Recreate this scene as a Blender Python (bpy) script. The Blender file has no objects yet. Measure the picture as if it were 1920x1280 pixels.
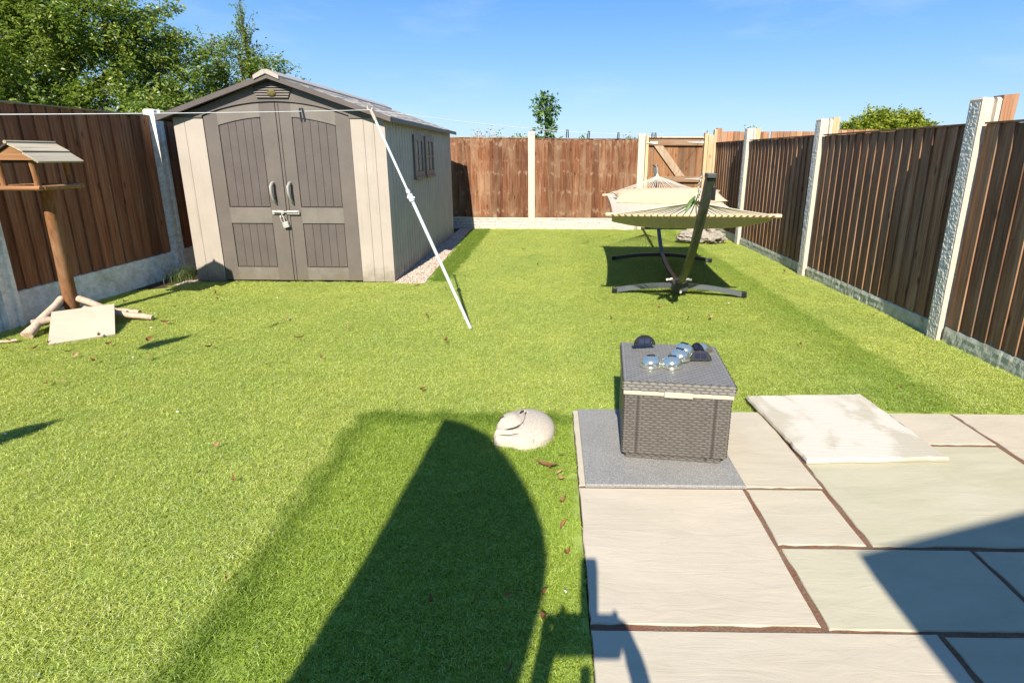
import bpy, bmesh, math, random
import numpy as np
from mathutils import Vector, Matrix, noise as mnoise
R=math.radians
random.seed(7); rng=np.random.default_rng(7)
S=bpy.context.scene; C=S.collection
# ---------------------------------------------------------------- camera
yaw,pitch,roll=-0.009937,0.239854,0.00422
f=Vector((math.sin(yaw)*math.cos(pitch),math.cos(yaw)*math.cos(pitch),-math.sin(pitch)))
r=Vector((math.cos(yaw),-math.sin(yaw),0)); u=r.cross(f)
rr=math.cos(roll)*r+math.sin(roll)*u; uu=-math.sin(roll)*r+math.cos(roll)*u
cam=bpy.data.cameras.new('camera'); co=bpy.data.objects.new('camera',cam); C.objects.link(co)
M=Matrix((rr,uu,-f)).transposed().to_4x4(); M.translation=Vector((0,0,1.24)); co.matrix_world=M
cam.sensor_width=36; cam.lens=18.0; cam.shift_x=(960-1022.92)/1920; cam.shift_y=-(640-524.77)/1920
cam.clip_start=0.05; cam.clip_end=900; S.camera=co
# ---------------------------------------------------------------- light
SUN_EL=39.8; SX,SY=0.08,1.0           # shadows fall along (+.13,+1)
w=bpy.data.worlds.new('World'); S.world=w; w.use_nodes=True
nt=w.node_tree; bg=nt.nodes['Background']
sky=nt.nodes.new('ShaderNodeTexSky'); sky.sky_type='NISHITA'; sky.sun_disc=False
sky.sun_elevation=R(SUN_EL)
d=Vector((-SX,-SY,0)).normalized()
sky.sun_rotation=math.atan2(d.x,d.y)
sky.air_density=1.0; sky.dust_density=0.5; sky.ozone_density=3.2; sky.altitude=0
bg.inputs[1].default_value=0.12; KS=1/math.tan(R(SUN_EL))
# thin wisps of cirrus mixed into the sky by direction
tc=nt.nodes.new('ShaderNodeTexCoord'); mp=nt.nodes.new('ShaderNodeMapping'); mp.inputs['Scale'].default_value=(2.2,2.2,9)
nz=nt.nodes.new('ShaderNodeTexNoise'); nz.inputs['Scale'].default_value=1.3; nz.inputs['Detail'].default_value=6; nz.inputs['Roughness'].default_value=.6
rp=nt.nodes.new('ShaderNodeMapRange'); rp.inputs[1].default_value=.52; rp.inputs[2].default_value=.85; rp.inputs[3].default_value=0; rp.inputs[4].default_value=.35
mx=nt.nodes.new('ShaderNodeMix'); mx.data_type='RGBA'; mx.inputs['B'].default_value=(3.2,3.8,4.4,1)
hs=nt.nodes.new('ShaderNodeHueSaturation'); hs.inputs['Saturation'].default_value=1.25
nt.links.new(tc.outputs['Generated'],mp.inputs[0]); nt.links.new(mp.outputs[0],nz.inputs[0]); nt.links.new(nz.outputs[0],rp.inputs[0])
sep=nt.nodes.new('ShaderNodeSeparateXYZ'); nt.links.new(tc.outputs['Generated'],sep.inputs[0])
cr=nt.nodes.new('ShaderNodeValToRGB'); el=cr.color_ramp.elements; el[0].position=0; el[0].color=(.42,.64,.86,1); el[1].position=.5; el[1].color=(.06,.28,.74,1)
for p_,c_ in((.07,(.33,.58,.87,1)),(.17,(.19,.47,.88,1)),(.3,(.065,.31,.83,1))):
    q_=el.new(p_); q_.color=c_
nt.links.new(sep.outputs[2],cr.inputs[0])
sc_=nt.nodes.new('ShaderNodeVectorMath'); sc_.operation='SCALE'; sc_.inputs['Scale'].default_value=3.9; nt.links.new(cr.outputs[0],sc_.inputs[0])
bl=nt.nodes.new('ShaderNodeMix'); bl.data_type='RGBA'; bl.inputs['Factor'].default_value=.8; nt.links.new(hs.outputs[0],bl.inputs['A']); nt.links.new(sc_.outputs[0],bl.inputs['B'])
hs.inputs['Saturation'].default_value=1.0
nt.links.new(rp.outputs[0],mx.inputs['Factor']); nt.links.new(sky.outputs[0],hs.inputs['Color']); nt.links.new(bl.outputs['Result'],mx.inputs['A']); nt.links.new(mx.outputs['Result'],bg.inputs[0])
sl=bpy.data.lights.new('sun','SUN'); sl.energy=4.4; sl.angle=R(.5); sl.color=(1,.93,.80)
so=bpy.data.objects.new('sun',sl); C.objects.link(so)
sd=Vector((SX,SY,-math.hypot(SX,SY)*math.tan(R(SUN_EL))))
so.rotation_euler=sd.to_track_quat('-Z','Y').to_euler(); so.location=(-2,-6,8)
vs=S.view_settings; vs.view_transform='Standard'; vs.look='None'; vs.exposure=1.1; vs.gamma=1
try: vs.use_curve_mapping=False
except: pass
# ---------------------------------------------------------------- helpers
class MB:
    def __init__(s): s.v=[]; s.f=[]; s.t=[]; s.sm=[]; s.tone=0.5; s.smooth=False
    def add(s,vs,fs,smooth=None):
        b=len(s.v); s.v+= [tuple(p) for p in vs]
        for q in fs: s.f.append(tuple(b+i for i in q)); s.t.append(s.tone); s.sm.append(s.smooth if smooth is None else smooth)
    def box(s,x0,x1,y0,y1,z0,z1):
        s.add([(x0,y0,z0),(x1,y0,z0),(x1,y1,z0),(x0,y1,z0),(x0,y0,z1),(x1,y0,z1),(x1,y1,z1),(x0,y1,z1)],
          [(0,3,2,1),(4,5,6,7),(0,1,5,4),(1,2,6,5),(2,3,7,6),(3,0,4,7)],False)
    def bbox(s,x0,x1,y0,y1,z0,z1,b=.004):      # box with bevelled edges
        bm=bmesh.new(); bmesh.ops.create_cube(bm,size=1)
        for v in bm.verts: v.co=Vector(((x0+x1)/2+v.co.x*(x1-x0),(y0+y1)/2+v.co.y*(y1-y0),(z0+z1)/2+v.co.z*(z1-z0)))
        bmesh.ops.bevel(bm,geom=list(bm.edges),offset=b,segments=2,profile=.5,affect='EDGES')
        bm.verts.ensure_lookup_table(); s.add([v.co[:] for v in bm.verts],[[v.index for v in q.verts] for q in bm.faces],False); bm.free()
    def tube(s,pts,rad,n=8,cap=True,flat=1.0,smooth=True,up=None):
        pts=[Vector(p) for p in pts]; k=len(pts)
        rs=rad if hasattr(rad,'__len__') else [rad]*k
        V=[]; a=None
        for i,p in enumerate(pts):
            t=(pts[min(i+1,k-1)]-pts[max(i-1,0)]).normalized()
            if a is None: a=(Vector(up) if up else (Vector((0,0,1)) if abs(t.z)<.9 else Vector((1,0,0))))
            a=(a-t*a.dot(t)).normalized(); b=t.cross(a)
            for j in range(n):
                th=2*math.pi*(j+.5)/n; V.append(p+(a*math.cos(th)+b*math.sin(th)*flat)*rs[i])
        F=[(i*n+j,i*n+(j+1)%n,(i+1)*n+(j+1)%n,(i+1)*n+j) for i in range(k-1) for j in range(n)]
        s.add(V,F,smooth)
        if cap:
            s.add(V[:n],[tuple(range(n))[::-1]],False); s.add(V[-n:],[tuple(range(n))],False)
    def sphere(s,c,r,n=12,m=8,sc=(1,1,1)):
        V=[];F=[]
        for i in range(m+1):
            ph=math.pi*i/m
            for j in range(n):
                th=2*math.pi*j/n; V.append((c[0]+r*sc[0]*math.sin(ph)*math.cos(th),c[1]+r*sc[1]*math.sin(ph)*math.sin(th),c[2]+r*sc[2]*math.cos(ph)))
        for i in range(m):
            for j in range(n): F.append((i*n+j,(i+1)*n+j,(i+1)*n+(j+1)%n,i*n+(j+1)%n))
        s.add(V,F,True)
    def prism(s,poly,d0,d1,ax='y'):    # polygon in (x,z) extruded along y, or (y,z) along x, or (x,y) along z
        n=len(poly)
        def P(q,d): return (q[0],d,q[1]) if ax=='y' else ((d,q[0],q[1]) if ax=='x' else (q[0],q[1],d))
        V=[P(q,d0) for q in poly]+[P(q,d1) for q in poly]
        s.add(V,[tuple(range(n)),tuple(range(2*n-1,n-1,-1))]+[(i,i+n,(i+1)%n+n,(i+1)%n) for i in range(n)],False)
    def grid(s,fn,nu,nv,smooth=True):
        V=[fn(i/nu,j/nv) for j in range(nv+1) for i in range(nu+1)]
        s.add(V,[(j*(nu+1)+i,j*(nu+1)+i+1,(j+1)*(nu+1)+i+1,(j+1)*(nu+1)+i) for j in range(nv) for i in range(nu)],smooth)
    def build(s,name,mt,parent=None,recalc=True):
        me=bpy.data.meshes.new(name); me.from_pydata(s.v,[],s.f)
        me.polygons.foreach_set('use_smooth',s.sm)
        at=me.attributes.new('tone','FLOAT','FACE'); at.data.foreach_set('value',s.t)
        me.materials.append(mt)
        if recalc:
            bm=bmesh.new(); bm.from_mesh(me); bmesh.ops.recalc_face_normals(bm,faces=bm.faces); bm.to_mesh(me); bm.free()
        me.update()
        o=bpy.data.objects.new(name,me); C.objects.link(o)
        if parent: o.parent=parent
        return o
def tag(o,label=None,cat=None,group=None,kind=None):
    if label: o['label']=label
    if cat: o['category']=cat
    if group: o['group']=group
    if kind: o['kind']=kind
    return o
def empty(name,loc,label,cat,group=None,rz=0):
    o=bpy.data.objects.new(name,None); C.objects.link(o); o.location=loc; o.rotation_euler=(0,0,rz); o.empty_display_size=.1
    return tag(o,label,cat,group)
def copy_tree(o,parent=None):
    c=o.copy(); C.objects.link(c)
    if parent: c.parent=parent
    for ch in o.children: copy_tree(ch,c)
    return c
def bez(a,b,c,n):
    a,b,c=map(Vector,(a,b,c)); return [a*(1-t)**2+b*2*t*(1-t)+c*t*t for t in [i/n for i in range(n+1)]]
# ---------------------------------------------------------------- materials
def newmat(name):
    m=bpy.data.materials.new(name); m.use_nodes=True; n=m.node_tree; return m,n,n.nodes['Principled BSDF']
def L(n,a,b): n.links.new(a,b)
def nnoise(n,vec,scale,detail=4,rough=.55,dist=0):
    q=n.nodes.new('ShaderNodeTexNoise'); q.inputs['Scale'].default_value=scale; q.inputs['Detail'].default_value=detail
    q.inputs['Roughness'].default_value=rough; q.inputs['Distortion'].default_value=dist
    L(n,vec,q.inputs['Vector']); return q.outputs[0]
def ramp(n,fac,stops):
    q=n.nodes.new('ShaderNodeValToRGB'); e=q.color_ramp.elements
    while len(e)<len(stops): e.new(.5)
    for i,(p,c) in enumerate(stops): e[i].position=p; e[i].color=(*c,1)
    L(n,fac,q.inputs[0]); return q.outputs[0]
def mix(n,fac,a,b,mode='MIX'):
    q=n.nodes.new('ShaderNodeMix'); q.data_type='RGBA'; q.blend_type=mode
    for v,i in((fac,'Factor'),(a,'A'),(b,'B')):
        if isinstance(v,(int,float)): q.inputs[i].default_value=v
        elif isinstance(v,tuple): q.inputs[i].default_value=(*v,1)
        else: L(n,v,q.inputs[i])
    return q.outputs['Result']
def mrange(n,fac,a,b,c=0,d=1):
    q=n.nodes.new('ShaderNodeMapRange')
    for i,v in enumerate((a,b,c,d)): q.inputs[1+i].default_value=v
    L(n,fac,q.inputs[0]); return q.outputs[0]
def mapping(n,scale=(1,1,1),src='Object',rot=(0,0,0),loc=(0,0,0)):
    t=n.nodes.new('ShaderNodeTexCoord'); q=n.nodes.new('ShaderNodeMapping'); q.inputs['Scale'].default_value=scale; q.inputs['Rotation'].default_value=rot; q.inputs['Location'].default_value=loc
    L(n,t.outputs[src],q.inputs[0]); return q.outputs[0]
def wpos(n,scale=(1,1,1)):
    t=n.nodes.new('ShaderNodeNewGeometry'); q=n.nodes.new('ShaderNodeMapping'); q.inputs['Scale'].default_value=scale
    L(n,t.outputs['Position'],q.inputs[0]); return q.outputs[0]
def bump(n,p,h,strength=.4,dist=.01):
    b=n.nodes.new('ShaderNodeBump'); b.inputs['Strength'].default_value=strength; b.inputs['Distance'].default_value=dist
    L(n,h,b.inputs['Height']); L(n,b.outputs[0],p.inputs['Normal'])
def attr(n,a='tone'):
    q=n.nodes.new('ShaderNodeAttribute'); q.attribute_name=a; return q.outputs['Fac']
def addtone(n,fac,k):    # shift the texture vector by the tone attribute so that boards differ
    t=attr(n); m=n.nodes.new('ShaderNodeMath'); m.operation='MULTIPLY'; L(n,t,m.inputs[0]); m.inputs[1].default_value=k; return m.outputs[0]
def plain(name,col,rough=.6,metal=0,var=.25,scale=12,bs=.15,spec=.4,coords='pos',dirt=False):
    m,n,p=newmat(name); v=wpos(n)
    a=nnoise(n,v,scale,5); 
    L(n,ramp(n,a,[(.3,tuple(c*(1-var) for c in col)),(.7,tuple(min(1,c*(1+var)) for c in col))]),p.inputs['Base Color'])
    p.inputs['Roughness'].default_value=rough; p.inputs['Metallic'].default_value=metal; p.inputs['Specular IOR Level'].default_value=spec
    if dirt:
        sp=n.nodes.new('ShaderNodeSeparateXYZ'); L(n,v,sp.inputs[0]); q=nnoise(n,v,9,6,.7); a1=n.nodes.new('ShaderNodeMath'); a1.operation='ADD'; L(n,sp.outputs[2],a1.inputs[0]); L(n,mrange(n,q,.3,.7,-.09,.09),a1.inputs[1])
        st=nnoise(n,wpos(n,(26,26,1.2)),1,5,.7)
        c0=p.inputs['Base Color'].links[0].from_socket
        c0=mix(n,mrange(n,a1.outputs[0],.0,.16,.55,0),c0,(.13,.11,.07)); c0=mix(n,mrange(n,st,.56,.72,0,.28),c0,(.12,.105,.085)); c0=mix(n,mrange(n,nnoise(n,v,55,4,.75),.66,.74,0,.5),c0,(.42,.40,.36)); L(n,c0,p.inputs['Base Color'])
    if bs: bump(n,p,nnoise(n,v,scale*12,3),bs,.003)
    return m
def wood(name,dark,mid,light,grey=(.3,.27,.23),greyamt=.5,axis='z',rough=.8,knots=True,bandz=None):
    m,n,p=newmat(name)
    t=n.nodes.new('ShaderNodeNewGeometry'); cm=n.nodes.new('ShaderNodeCombineXYZ')
    tn=addtone(n,None,37.0)
    for i in range(3): L(n,tn,cm.inputs[i])
    va=n.nodes.new('ShaderNodeVectorMath'); va.operation='ADD'; L(n,t.outputs['Position'],va.inputs[0]); L(n,cm.outputs[0],va.inputs[1])
    mp=n.nodes.new('ShaderNodeMapping'); sc={'z':(55,55,2.2),'x':(2.2,55,55),'y':(55,2.2,55)}[axis]; mp.inputs['Scale'].default_value=sc
    L(n,va.outputs[0],mp.inputs[0])
    g=nnoise(n,mp.outputs[0],1.0,5,.6,.6)
    col=ramp(n,g,[(.25,dark),(.5,mid),(.78,light)])
    # slower blotches, different on every board
    mp2=n.nodes.new('ShaderNodeMapping'); mp2.inputs['Scale'].default_value={'z':(7,7,1.5),'x':(1.5,7,7),'y':(7,1.5,7)}[axis]; L(n,va.outputs[0],mp2.inputs[0])
    b=nnoise(n,mp2.outputs[0],1.0,4,.6,.3)
    col=mix(n,mrange(n,b,.45,.72,0,greyamt),col,grey)
    # board tone
    col=mix(n,.85,col,ramp(n,attr(n),[(0,(.55,.5,.48)),(.5,(.95,.92,.9)),(1,(1.45,1.38,1.3))]),'MULTIPLY')
    if knots:
        mk=n.nodes.new('ShaderNodeMapping'); mk.inputs['Scale'].default_value={'z':(9,9,3.2),'x':(3.2,9,9),'y':(9,3.2,9)}[axis]; L(n,va.outputs[0],mk.inputs[0])
        vo=n.nodes.new('ShaderNodeTexVoronoi'); vo.inputs['Scale'].default_value=.9; L(n,mk.outputs[0],vo.inputs['Vector'])
        col=mix(n,mrange(n,vo.outputs['Distance'],.05,.14,.75,0),col,tuple(c*.35 for c in dark))
    if bandz:
        sp=n.nodes.new('ShaderNodeSeparateXYZ'); L(n,t.outputs['Position'],sp.inputs[0])
        for z0,wd,am in bandz:
            s1=n.nodes.new('ShaderNodeMath'); s1.operation='SUBTRACT'; L(n,sp.outputs[2],s1.inputs[0]); s1.inputs[1].default_value=z0
            s2=n.nodes.new('ShaderNodeMath'); s2.operation='ADD'; L(n,s1.outputs[0],s2.inputs[0]); L(n,mrange(n,b,.3,.7,-.08,.08),s2.inputs[1])
            s3=n.nodes.new('ShaderNodeMath'); s3.operation='ABSOLUTE'; L(n,s2.outputs[0],s3.inputs[0])
            hh=nnoise(n,wpos(n,(16,16,9)),1,4,.7)
            f1=mrange(n,s3.outputs[0],0,wd,am,0); f2=n.nodes.new('ShaderNodeMath'); f2.operation='MULTIPLY'; L(n,f1,f2.inputs[0]); L(n,mrange(n,hh,.5,.62),f2.inputs[1])
            col=mix(n,f2.outputs[0],col,grey)
    L(n,col,p.inputs['Base Color']); p.inputs['Roughness'].default_value=rough; p.inputs['Specular IOR Level'].default_value=.25
    bump(n,p,g,.35,.003)
    return m
WOOD_R=wood('weathered_dark_fence_wood',(.075,.038,.022),(.20,.11,.063),(.36,.22,.135),(.29,.23,.17),.5)
WOOD_L=wood('brown_fence_wood',(.12,.042,.019),(.27,.105,.048),(.40,.19,.095),(.34,.24,.15),.35)
WOOD_B=wood('red_brown_fence_wood',(.06,.019,.008),(.155,.06,.027),(.27,.135,.07),(.33,.23,.145),.6,bandz=[(1.42,.12,.8),(.93,.05,.9),(1.12,.04,.45),(.62,.05,.7),(.27,.1,.7)])
WOOD_G=wood('orange_gate_wood',(.09,.04,.015),(.2,.095,.042),(.3,.165,.085),(.28,.21,.14),.55)
WOOD_GX=wood('gate_rail_wood',(.12,.06,.03),(.22,.125,.068),(.34,.23,.145),(.33,.26,.19),.6,'x')
WOOD_GD=wood('grey_brace_wood',(.17,.11,.07),(.3,.21,.14),(.4,.3,.21),(.4,.33,.26),.5)
WOOD_N=wood('neighbour_fence_wood',(.14,.06,.025),(.3,.15,.08),(.4,.23,.14),(.38,.3,.22),.4)
WOOD_PALE=wood('pale_post_wood',(.32,.2,.1),(.48,.34,.2),(.6,.46,.3),(.5,.42,.3),.3)
WOOD_CAP=wood('cap_wood',(.2,.13,.07),(.36,.26,.15),(.5,.38,.24),(.4,.35,.28),.5,'y')
WOOD_FEED=wood('weathered_feeder_wood',(.11,.045,.018),(.23,.105,.045),(.34,.18,.085),(.32,.22,.14),.5)
WOOD_FEEDX=wood('feeder_rail_wood',(.14,.06,.025),(.28,.14,.065),(.4,.23,.12),(.36,.26,.17),.45,'x')
WOOD_LOG=wood('barkless_log_wood',(.25,.17,.11),(.42,.32,.24),(.55,.45,.36),(.5,.42,.36),.4)
WOOD_ROOF=wood('silvered_roof_board',(.16,.13,.09),(.36,.32,.24),(.50,.45,.35),(.42,.37,.28),.6,'y')
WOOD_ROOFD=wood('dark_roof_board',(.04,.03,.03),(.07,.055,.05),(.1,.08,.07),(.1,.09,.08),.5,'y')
WOOD_BAR=wood('hammock_bar_wood',(.4,.26,.14),(.58,.42,.26),(.68,.52,.36),(.5,.4,.3),.2,'x',.5,False)
TREEBARK=wood('tree_bark',(.05,.035,.025),(.1,.075,.05),(.16,.12,.09),(.14,.13,.11),.4,'z',.9,False)
def concrete(name,col,spot=(.25,.24,.2),amt=.5,rough=.9,agg=60,bs=.5,stain=3):
    m,n,p=newmat(name); v=wpos(n)
    vo=n.nodes.new('ShaderNodeTexVoronoi'); vo.inputs['Scale'].default_value=agg; L(n,v,vo.inputs['Vector'])
    a=nnoise(n,v,agg*.7,4,.7)
    c1=ramp(n,a,[(.35,tuple(c*.72 for c in col)),(.6,col)])
    b=nnoise(n,v,stain,6,.65)
    c2=mix(n,mrange(n,b,.52,.7,0,amt),c1,spot)
    L(n,c2,p.inputs['Base Color']); p.inputs['Roughness'].default_value=rough; p.inputs['Specular IOR Level'].default_value=.2
    bump(n,p,a,bs,.006); return m
CONC=concrete('cast_concrete',(.58,.51,.42),(.42,.35,.26),.35,agg=90,bs=.25)
CONC_ROUGH=concrete('rough_aggregate_concrete',(.68,.65,.58),(.36,.34,.3),.25,agg=85,bs=.4,stain=14)
CONC_WHITE=concrete('whitewashed_concrete',(.86,.84,.78),(.42,.36,.26),.7,agg=30,bs=.3,stain=5)
CONC_GREEN=concrete('mossy_rock_face_concrete',(.55,.56,.46),(.2,.21,.13),.8,agg=40,bs=.8,stain=14)
CONC_BACK=concrete('painted_rock_face_concrete',(.56,.50,.43),(.3,.24,.18),.8,agg=30,bs=.6,stain=16)
def slabmat(name,c1,c2,c3,ang=-.15,rough=.75):
    m,n,p=newmat(name)
    t=n.nodes.new('ShaderNodeNewGeometry'); cm=n.nodes.new('ShaderNodeCombineXYZ'); tn=addtone(n,None,11.0)
    for i in range(3): L(n,tn,cm.inputs[i])
    va=n.nodes.new('ShaderNodeVectorMath'); va.operation='ADD'; L(n,t.outputs['Position'],va.inputs[0]); L(n,cm.outputs[0],va.inputs[1])
    mp=n.nodes.new('ShaderNodeMapping'); mp.inputs['Scale'].default_value=(1.6,5.5,5.5); mp.inputs['Rotation'].default_value=(0,0,ang); L(n,va.outputs[0],mp.inputs[0])
    g=nnoise(n,mp.outputs[0],1.1,8,.66,1.6)
    col=ramp(n,g,[(.25,c1),(.5,c2),(.78,c3)])
    col=mix(n,.7,col,ramp(n,attr(n),[(0,(.84,.89,.74)),(.35,(.93,.96,.86)),(.7,(1,.98,.95)),(1,(1.06,.99,.97))]),'MULTIPLY')
    d=nnoise(n,t.outputs['Position'],160,3,.7); col=mix(n,mrange(n,d,.62,.75,0,.25),col,(.3,.27,.22))
    L(n,col,p.inputs['Base Color']); p.inputs['Roughness'].default_value=rough; p.inputs['Specular IOR Level'].default_value=.3
    mp3=n.nodes.new('ShaderNodeMapping'); mp3.inputs['Scale'].default_value=(4,22,22); mp3.inputs['Rotation'].default_value=(0,0,ang); L(n,va.outputs[0],mp3.inputs[0])
    h=nnoise(n,mp3.outputs[0],1,8,.68,1.5); bump(n,p,h,.4,.005)
    sp1=nnoise(n,va.outputs[0],9,6,.75,2.5); sp2=nnoise(n,va.outputs[0],2.3,5,.6,1.0)
    col=mix(n,mrange(n,sp1,.64,.72,0,.45),col,(.28,.24,.17)); col=mix(n,mrange(n,sp2,.5,.75,0,.35),col,(.5,.45,.37)); L(n,col,p.inputs['Base Color']); return m
SLAB=slabmat('riven_sandstone',(.39,.35,.272),(.435,.388,.305),(.485,.425,.335))
SLAB_PALE=slabmat('pale_dusty_sandstone',(.5,.45,.38),(.58,.53,.46),(.66,.6,.54),.05,.85)
def greyslab():
    m,n,p=newmat('speckled_grey_porcelain'); v=wpos(n)
    a=nnoise(n,v,260,3,.8); b=nnoise(n,v,6,5)
    c=ramp(n,a,[(.36,(.14,.133,.122)),(.5,(.215,.21,.2)),(.66,(.36,.35,.33))])
    c=mix(n,.6,c,ramp(n,b,[(.3,(.85,.85,.85)),(.7,(1.15,1.13,1.08))]),'MULTIPLY')
    L(n,c,p.inputs['Base Color']); p.inputs['Roughness'].default_value=.6; bump(n,p,a,.2,.002); return m
SLAB_GREY=greyslab()
def sandm():
    m,n,p=newmat('red_jointing_sand'); v=wpos(n)
    a=nnoise(n,v,150,3,.8); b=nnoise(n,v,7,4)
    c=mix(n,mrange(n,b,.35,.65),(.19,.075,.04),(.21,.13,.075)); c=mix(n,mrange(n,a,.4,.7,0,.7),c,(.07,.04,.025))
    L(n,c,p.inputs['Base Color']); p.inputs['Roughness'].default_value=.95; bump(n,p,a,.8,.006); return m
SAND=sandm()
GRAVELM=concrete('pink_gravel',(.42,.32,.25),(.5,.42,.36),.6,agg=120,bs=.3,stain=40)
SOIL_AND_SHADE=concrete('dark_soil_and_crease_shade',(.06,.045,.03),(.12,.09,.06),.6,agg=80,bs=1)
TAUPE=plain('taupe_plastic',(.125,.106,.094),.5,var=.1,scale=5,bs=.25,dirt=True)
TAUPE_L=plain('sunlit_taupe_plastic',(.165,.145,.127),.45,var=.1,scale=9,bs=.3,dirt=True)
TAUPE_D=plain('dark_taupe_plastic',(.10,.083,.076),.5,var=.1,scale=5,bs=.25,dirt=True)
TAN=plain('tan_plastic',(.365,.315,.27),.6,var=.06,scale=4,bs=.2,dirt=True)
GREYP=plain('grey_tan_plastic',(.40,.365,.305),.6,var=.09,scale=4,bs=.2,dirt=True)
PANE=plain('cloudy_window_plastic',(.28,.29,.27),.25,var=.15,scale=10,bs=0,spec=.6)
HANDLE=plain('grey_handle',(.30,.29,.26),.4,var=.1,bs=.05)
STEEL=plain('worn_steel',(.5,.48,.44),.4,.35,.15,40,.1)
WHITEMETAL=plain('white_painted_steel',(.66,.70,.72),.35,.1,.08,20,.05)
DARKSTEEL=plain('dark_grey_steel',(.055,.062,.058),.45,.1,.15,15,.08,.5)
DARKSTEEL2=plain('blue_grey_steel',(.11,.125,.135),.4,.2,.1,15,.08,.5)
BLACK=plain('black_plastic',(.012,.012,.014),.35,0,.2,30,0,.5)
ROPE=plain('cream_cotton_rope',(.62,.54,.42),.9,0,.1,60,.2)
LINE=plain('white_plastic_line',(.75,.75,.75),.5,0,.05,20,0)
CLOTH=plain('cream_pillow_cloth',(.42,.335,.225),.9,0,.05,30,.35)
CREAM=plain('cream_plastic',(.44,.38,.31),.5,0,.04,20,.05)
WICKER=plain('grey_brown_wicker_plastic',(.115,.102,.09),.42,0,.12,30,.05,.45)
WICKER_SUNLIT=plain('sunlit_wicker_plastic',(.19,.18,.165),.38,0,.1,30,.05,.5)  # lighter wicker copy, the sun glare on the lid put into its colour
WICKER_D=plain('dark_wicker_gap',(.05,.043,.037),.6,0,.1,30,0)
CHROME=plain('polished_chrome',(.66,.68,.58),.13,.88,.04,25,0)
SOLAR=plain('solar_cell',(.02,.022,.05),.15,0,.2,90,0,.8)
STONE=concrete('cream_cast_stone',(.48,.42,.34),(.37,.32,.25),.3,agg=200,bs=.12,stain=8)
ROCKM=concrete('grey_rock',(.33,.295,.25),(.06,.05,.042),1,agg=22,bs=1,stain=16)
MOSS=plain('olive_nest',(.12,.1,.03),.9,0,.4,80,.5)
SKIN=plain('skin',(.5,.32,.24),.6)
JACKET=plain('navy_cloth',(.03,.04,.07),.9); HAIR=plain('brown_hair',(.05,.03,.02),.8)
PARA=plain('beige_canvas',(.35,.31,.25),.9)
RENDER=plain('house_render',(.5,.46,.4),.9,var=.08,bs=.4)
GLASSM=plain('dark_window_glass',(.05,.06,.07),.1,0,.1,3,0,.8)
def fabric():
    m,n,p=newmat('quilted_cream_fabric')
    v=wpos(n); a=nnoise(n,v,150,2)
    L(n,ramp(n,a,[(.3,(.46,.405,.315)),(.7,(.55,.485,.385))]),p.inputs['Base Color']); p.inputs['Roughness'].default_value=.9
    tr=n.nodes.new('ShaderNodeBsdfTranslucent'); tr.inputs[0].default_value=(.5,.42,.25,1); ms=n.nodes.new('ShaderNodeMixShader'); ms.inputs[0].default_value=.12
    L(n,p.outputs[0],ms.inputs[1]); L(n,tr.outputs[0],ms.inputs[2]); L(n,ms.outputs[0],n.nodes['Material Output'].inputs[0])
    bump(n,p,a,.2,.002); return m
FABRIC=fabric()
def shingle():
    m,n,p=newmat('moulded_shingle'); v=mapping(n)
    vo=n.nodes.new('ShaderNodeTexVoronoi'); t=nnoise(n,wpos(n,(3,14,3)),1,3)
    c=ramp(n,attr(n),[(0,(.16,.15,.14)),(.4,(.3,.27,.24)),(.7,(.40,.33,.27)),(1,(.24,.235,.24))])
    a=nnoise(n,wpos(n),90,3,.7); c=mix(n,mrange(n,a,.4,.7,0,.5),c,(.45,.42,.38))
    L(n,c,p.inputs['Base Color']); p.inputs['Roughness'].default_value=.85; bump(n,p,a,.4,.004); return m
SHINGLE=shingle()
def leafmat(name,cols,trans=.35,rough=.45,spec=.4):
    m,n,p=newmat(name)
    c=ramp(n,attr(n),[(i/(len(cols)-1),q) for i,q in enumerate(cols)])
    L(n,c,p.inputs['Base Color']); p.inputs['Roughness'].default_value=rough; p.inputs['Specular IOR Level'].default_value=spec
    tr=n.nodes.new('ShaderNodeBsdfTranslucent'); L(n,mix(n,.5,c,(.25,.4,.03)),tr.inputs[0]); ms=n.nodes.new('ShaderNodeMixShader'); ms.inputs[0].default_value=trans
    L(n,p.outputs[0],ms.inputs[1]); L(n,tr.outputs[0],ms.inputs[2]); L(n,ms.outputs[0],n.nodes['Material Output'].inputs[0]); return m
LEAF_FRUIT=leafmat('fruit_tree_leaf',[(.045,.085,.012),(.12,.175,.022),(.22,.28,.04),(.36,.37,.07)],.4,.38,.5)
LEAF_DARK=leafmat('glossy_leaf',[(.035,.08,.015),(.07,.14,.03),(.13,.22,.04),(.2,.27,.06)])
LEAF_YEL=leafmat('yellow_green_leaf',[(.10,.14,.012),(.2,.24,.02),(.32,.34,.03),(.42,.40,.05)])
LEAF_PINK=leafmat('seed_head',[(.2,.13,.06),(.36,.22,.15),(.45,.3,.22),(.3,.28,.1)],.2)
DEAD=leafmat('dead_leaf',[(.11,.04,.02),(.2,.08,.035),(.28,.14,.06),(.36,.24,.13)],.15,.7,.2)
FRUIT=plain('ripening_apple',(.42,.36,.08),.35,0,.35,14,0,.5)
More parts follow.
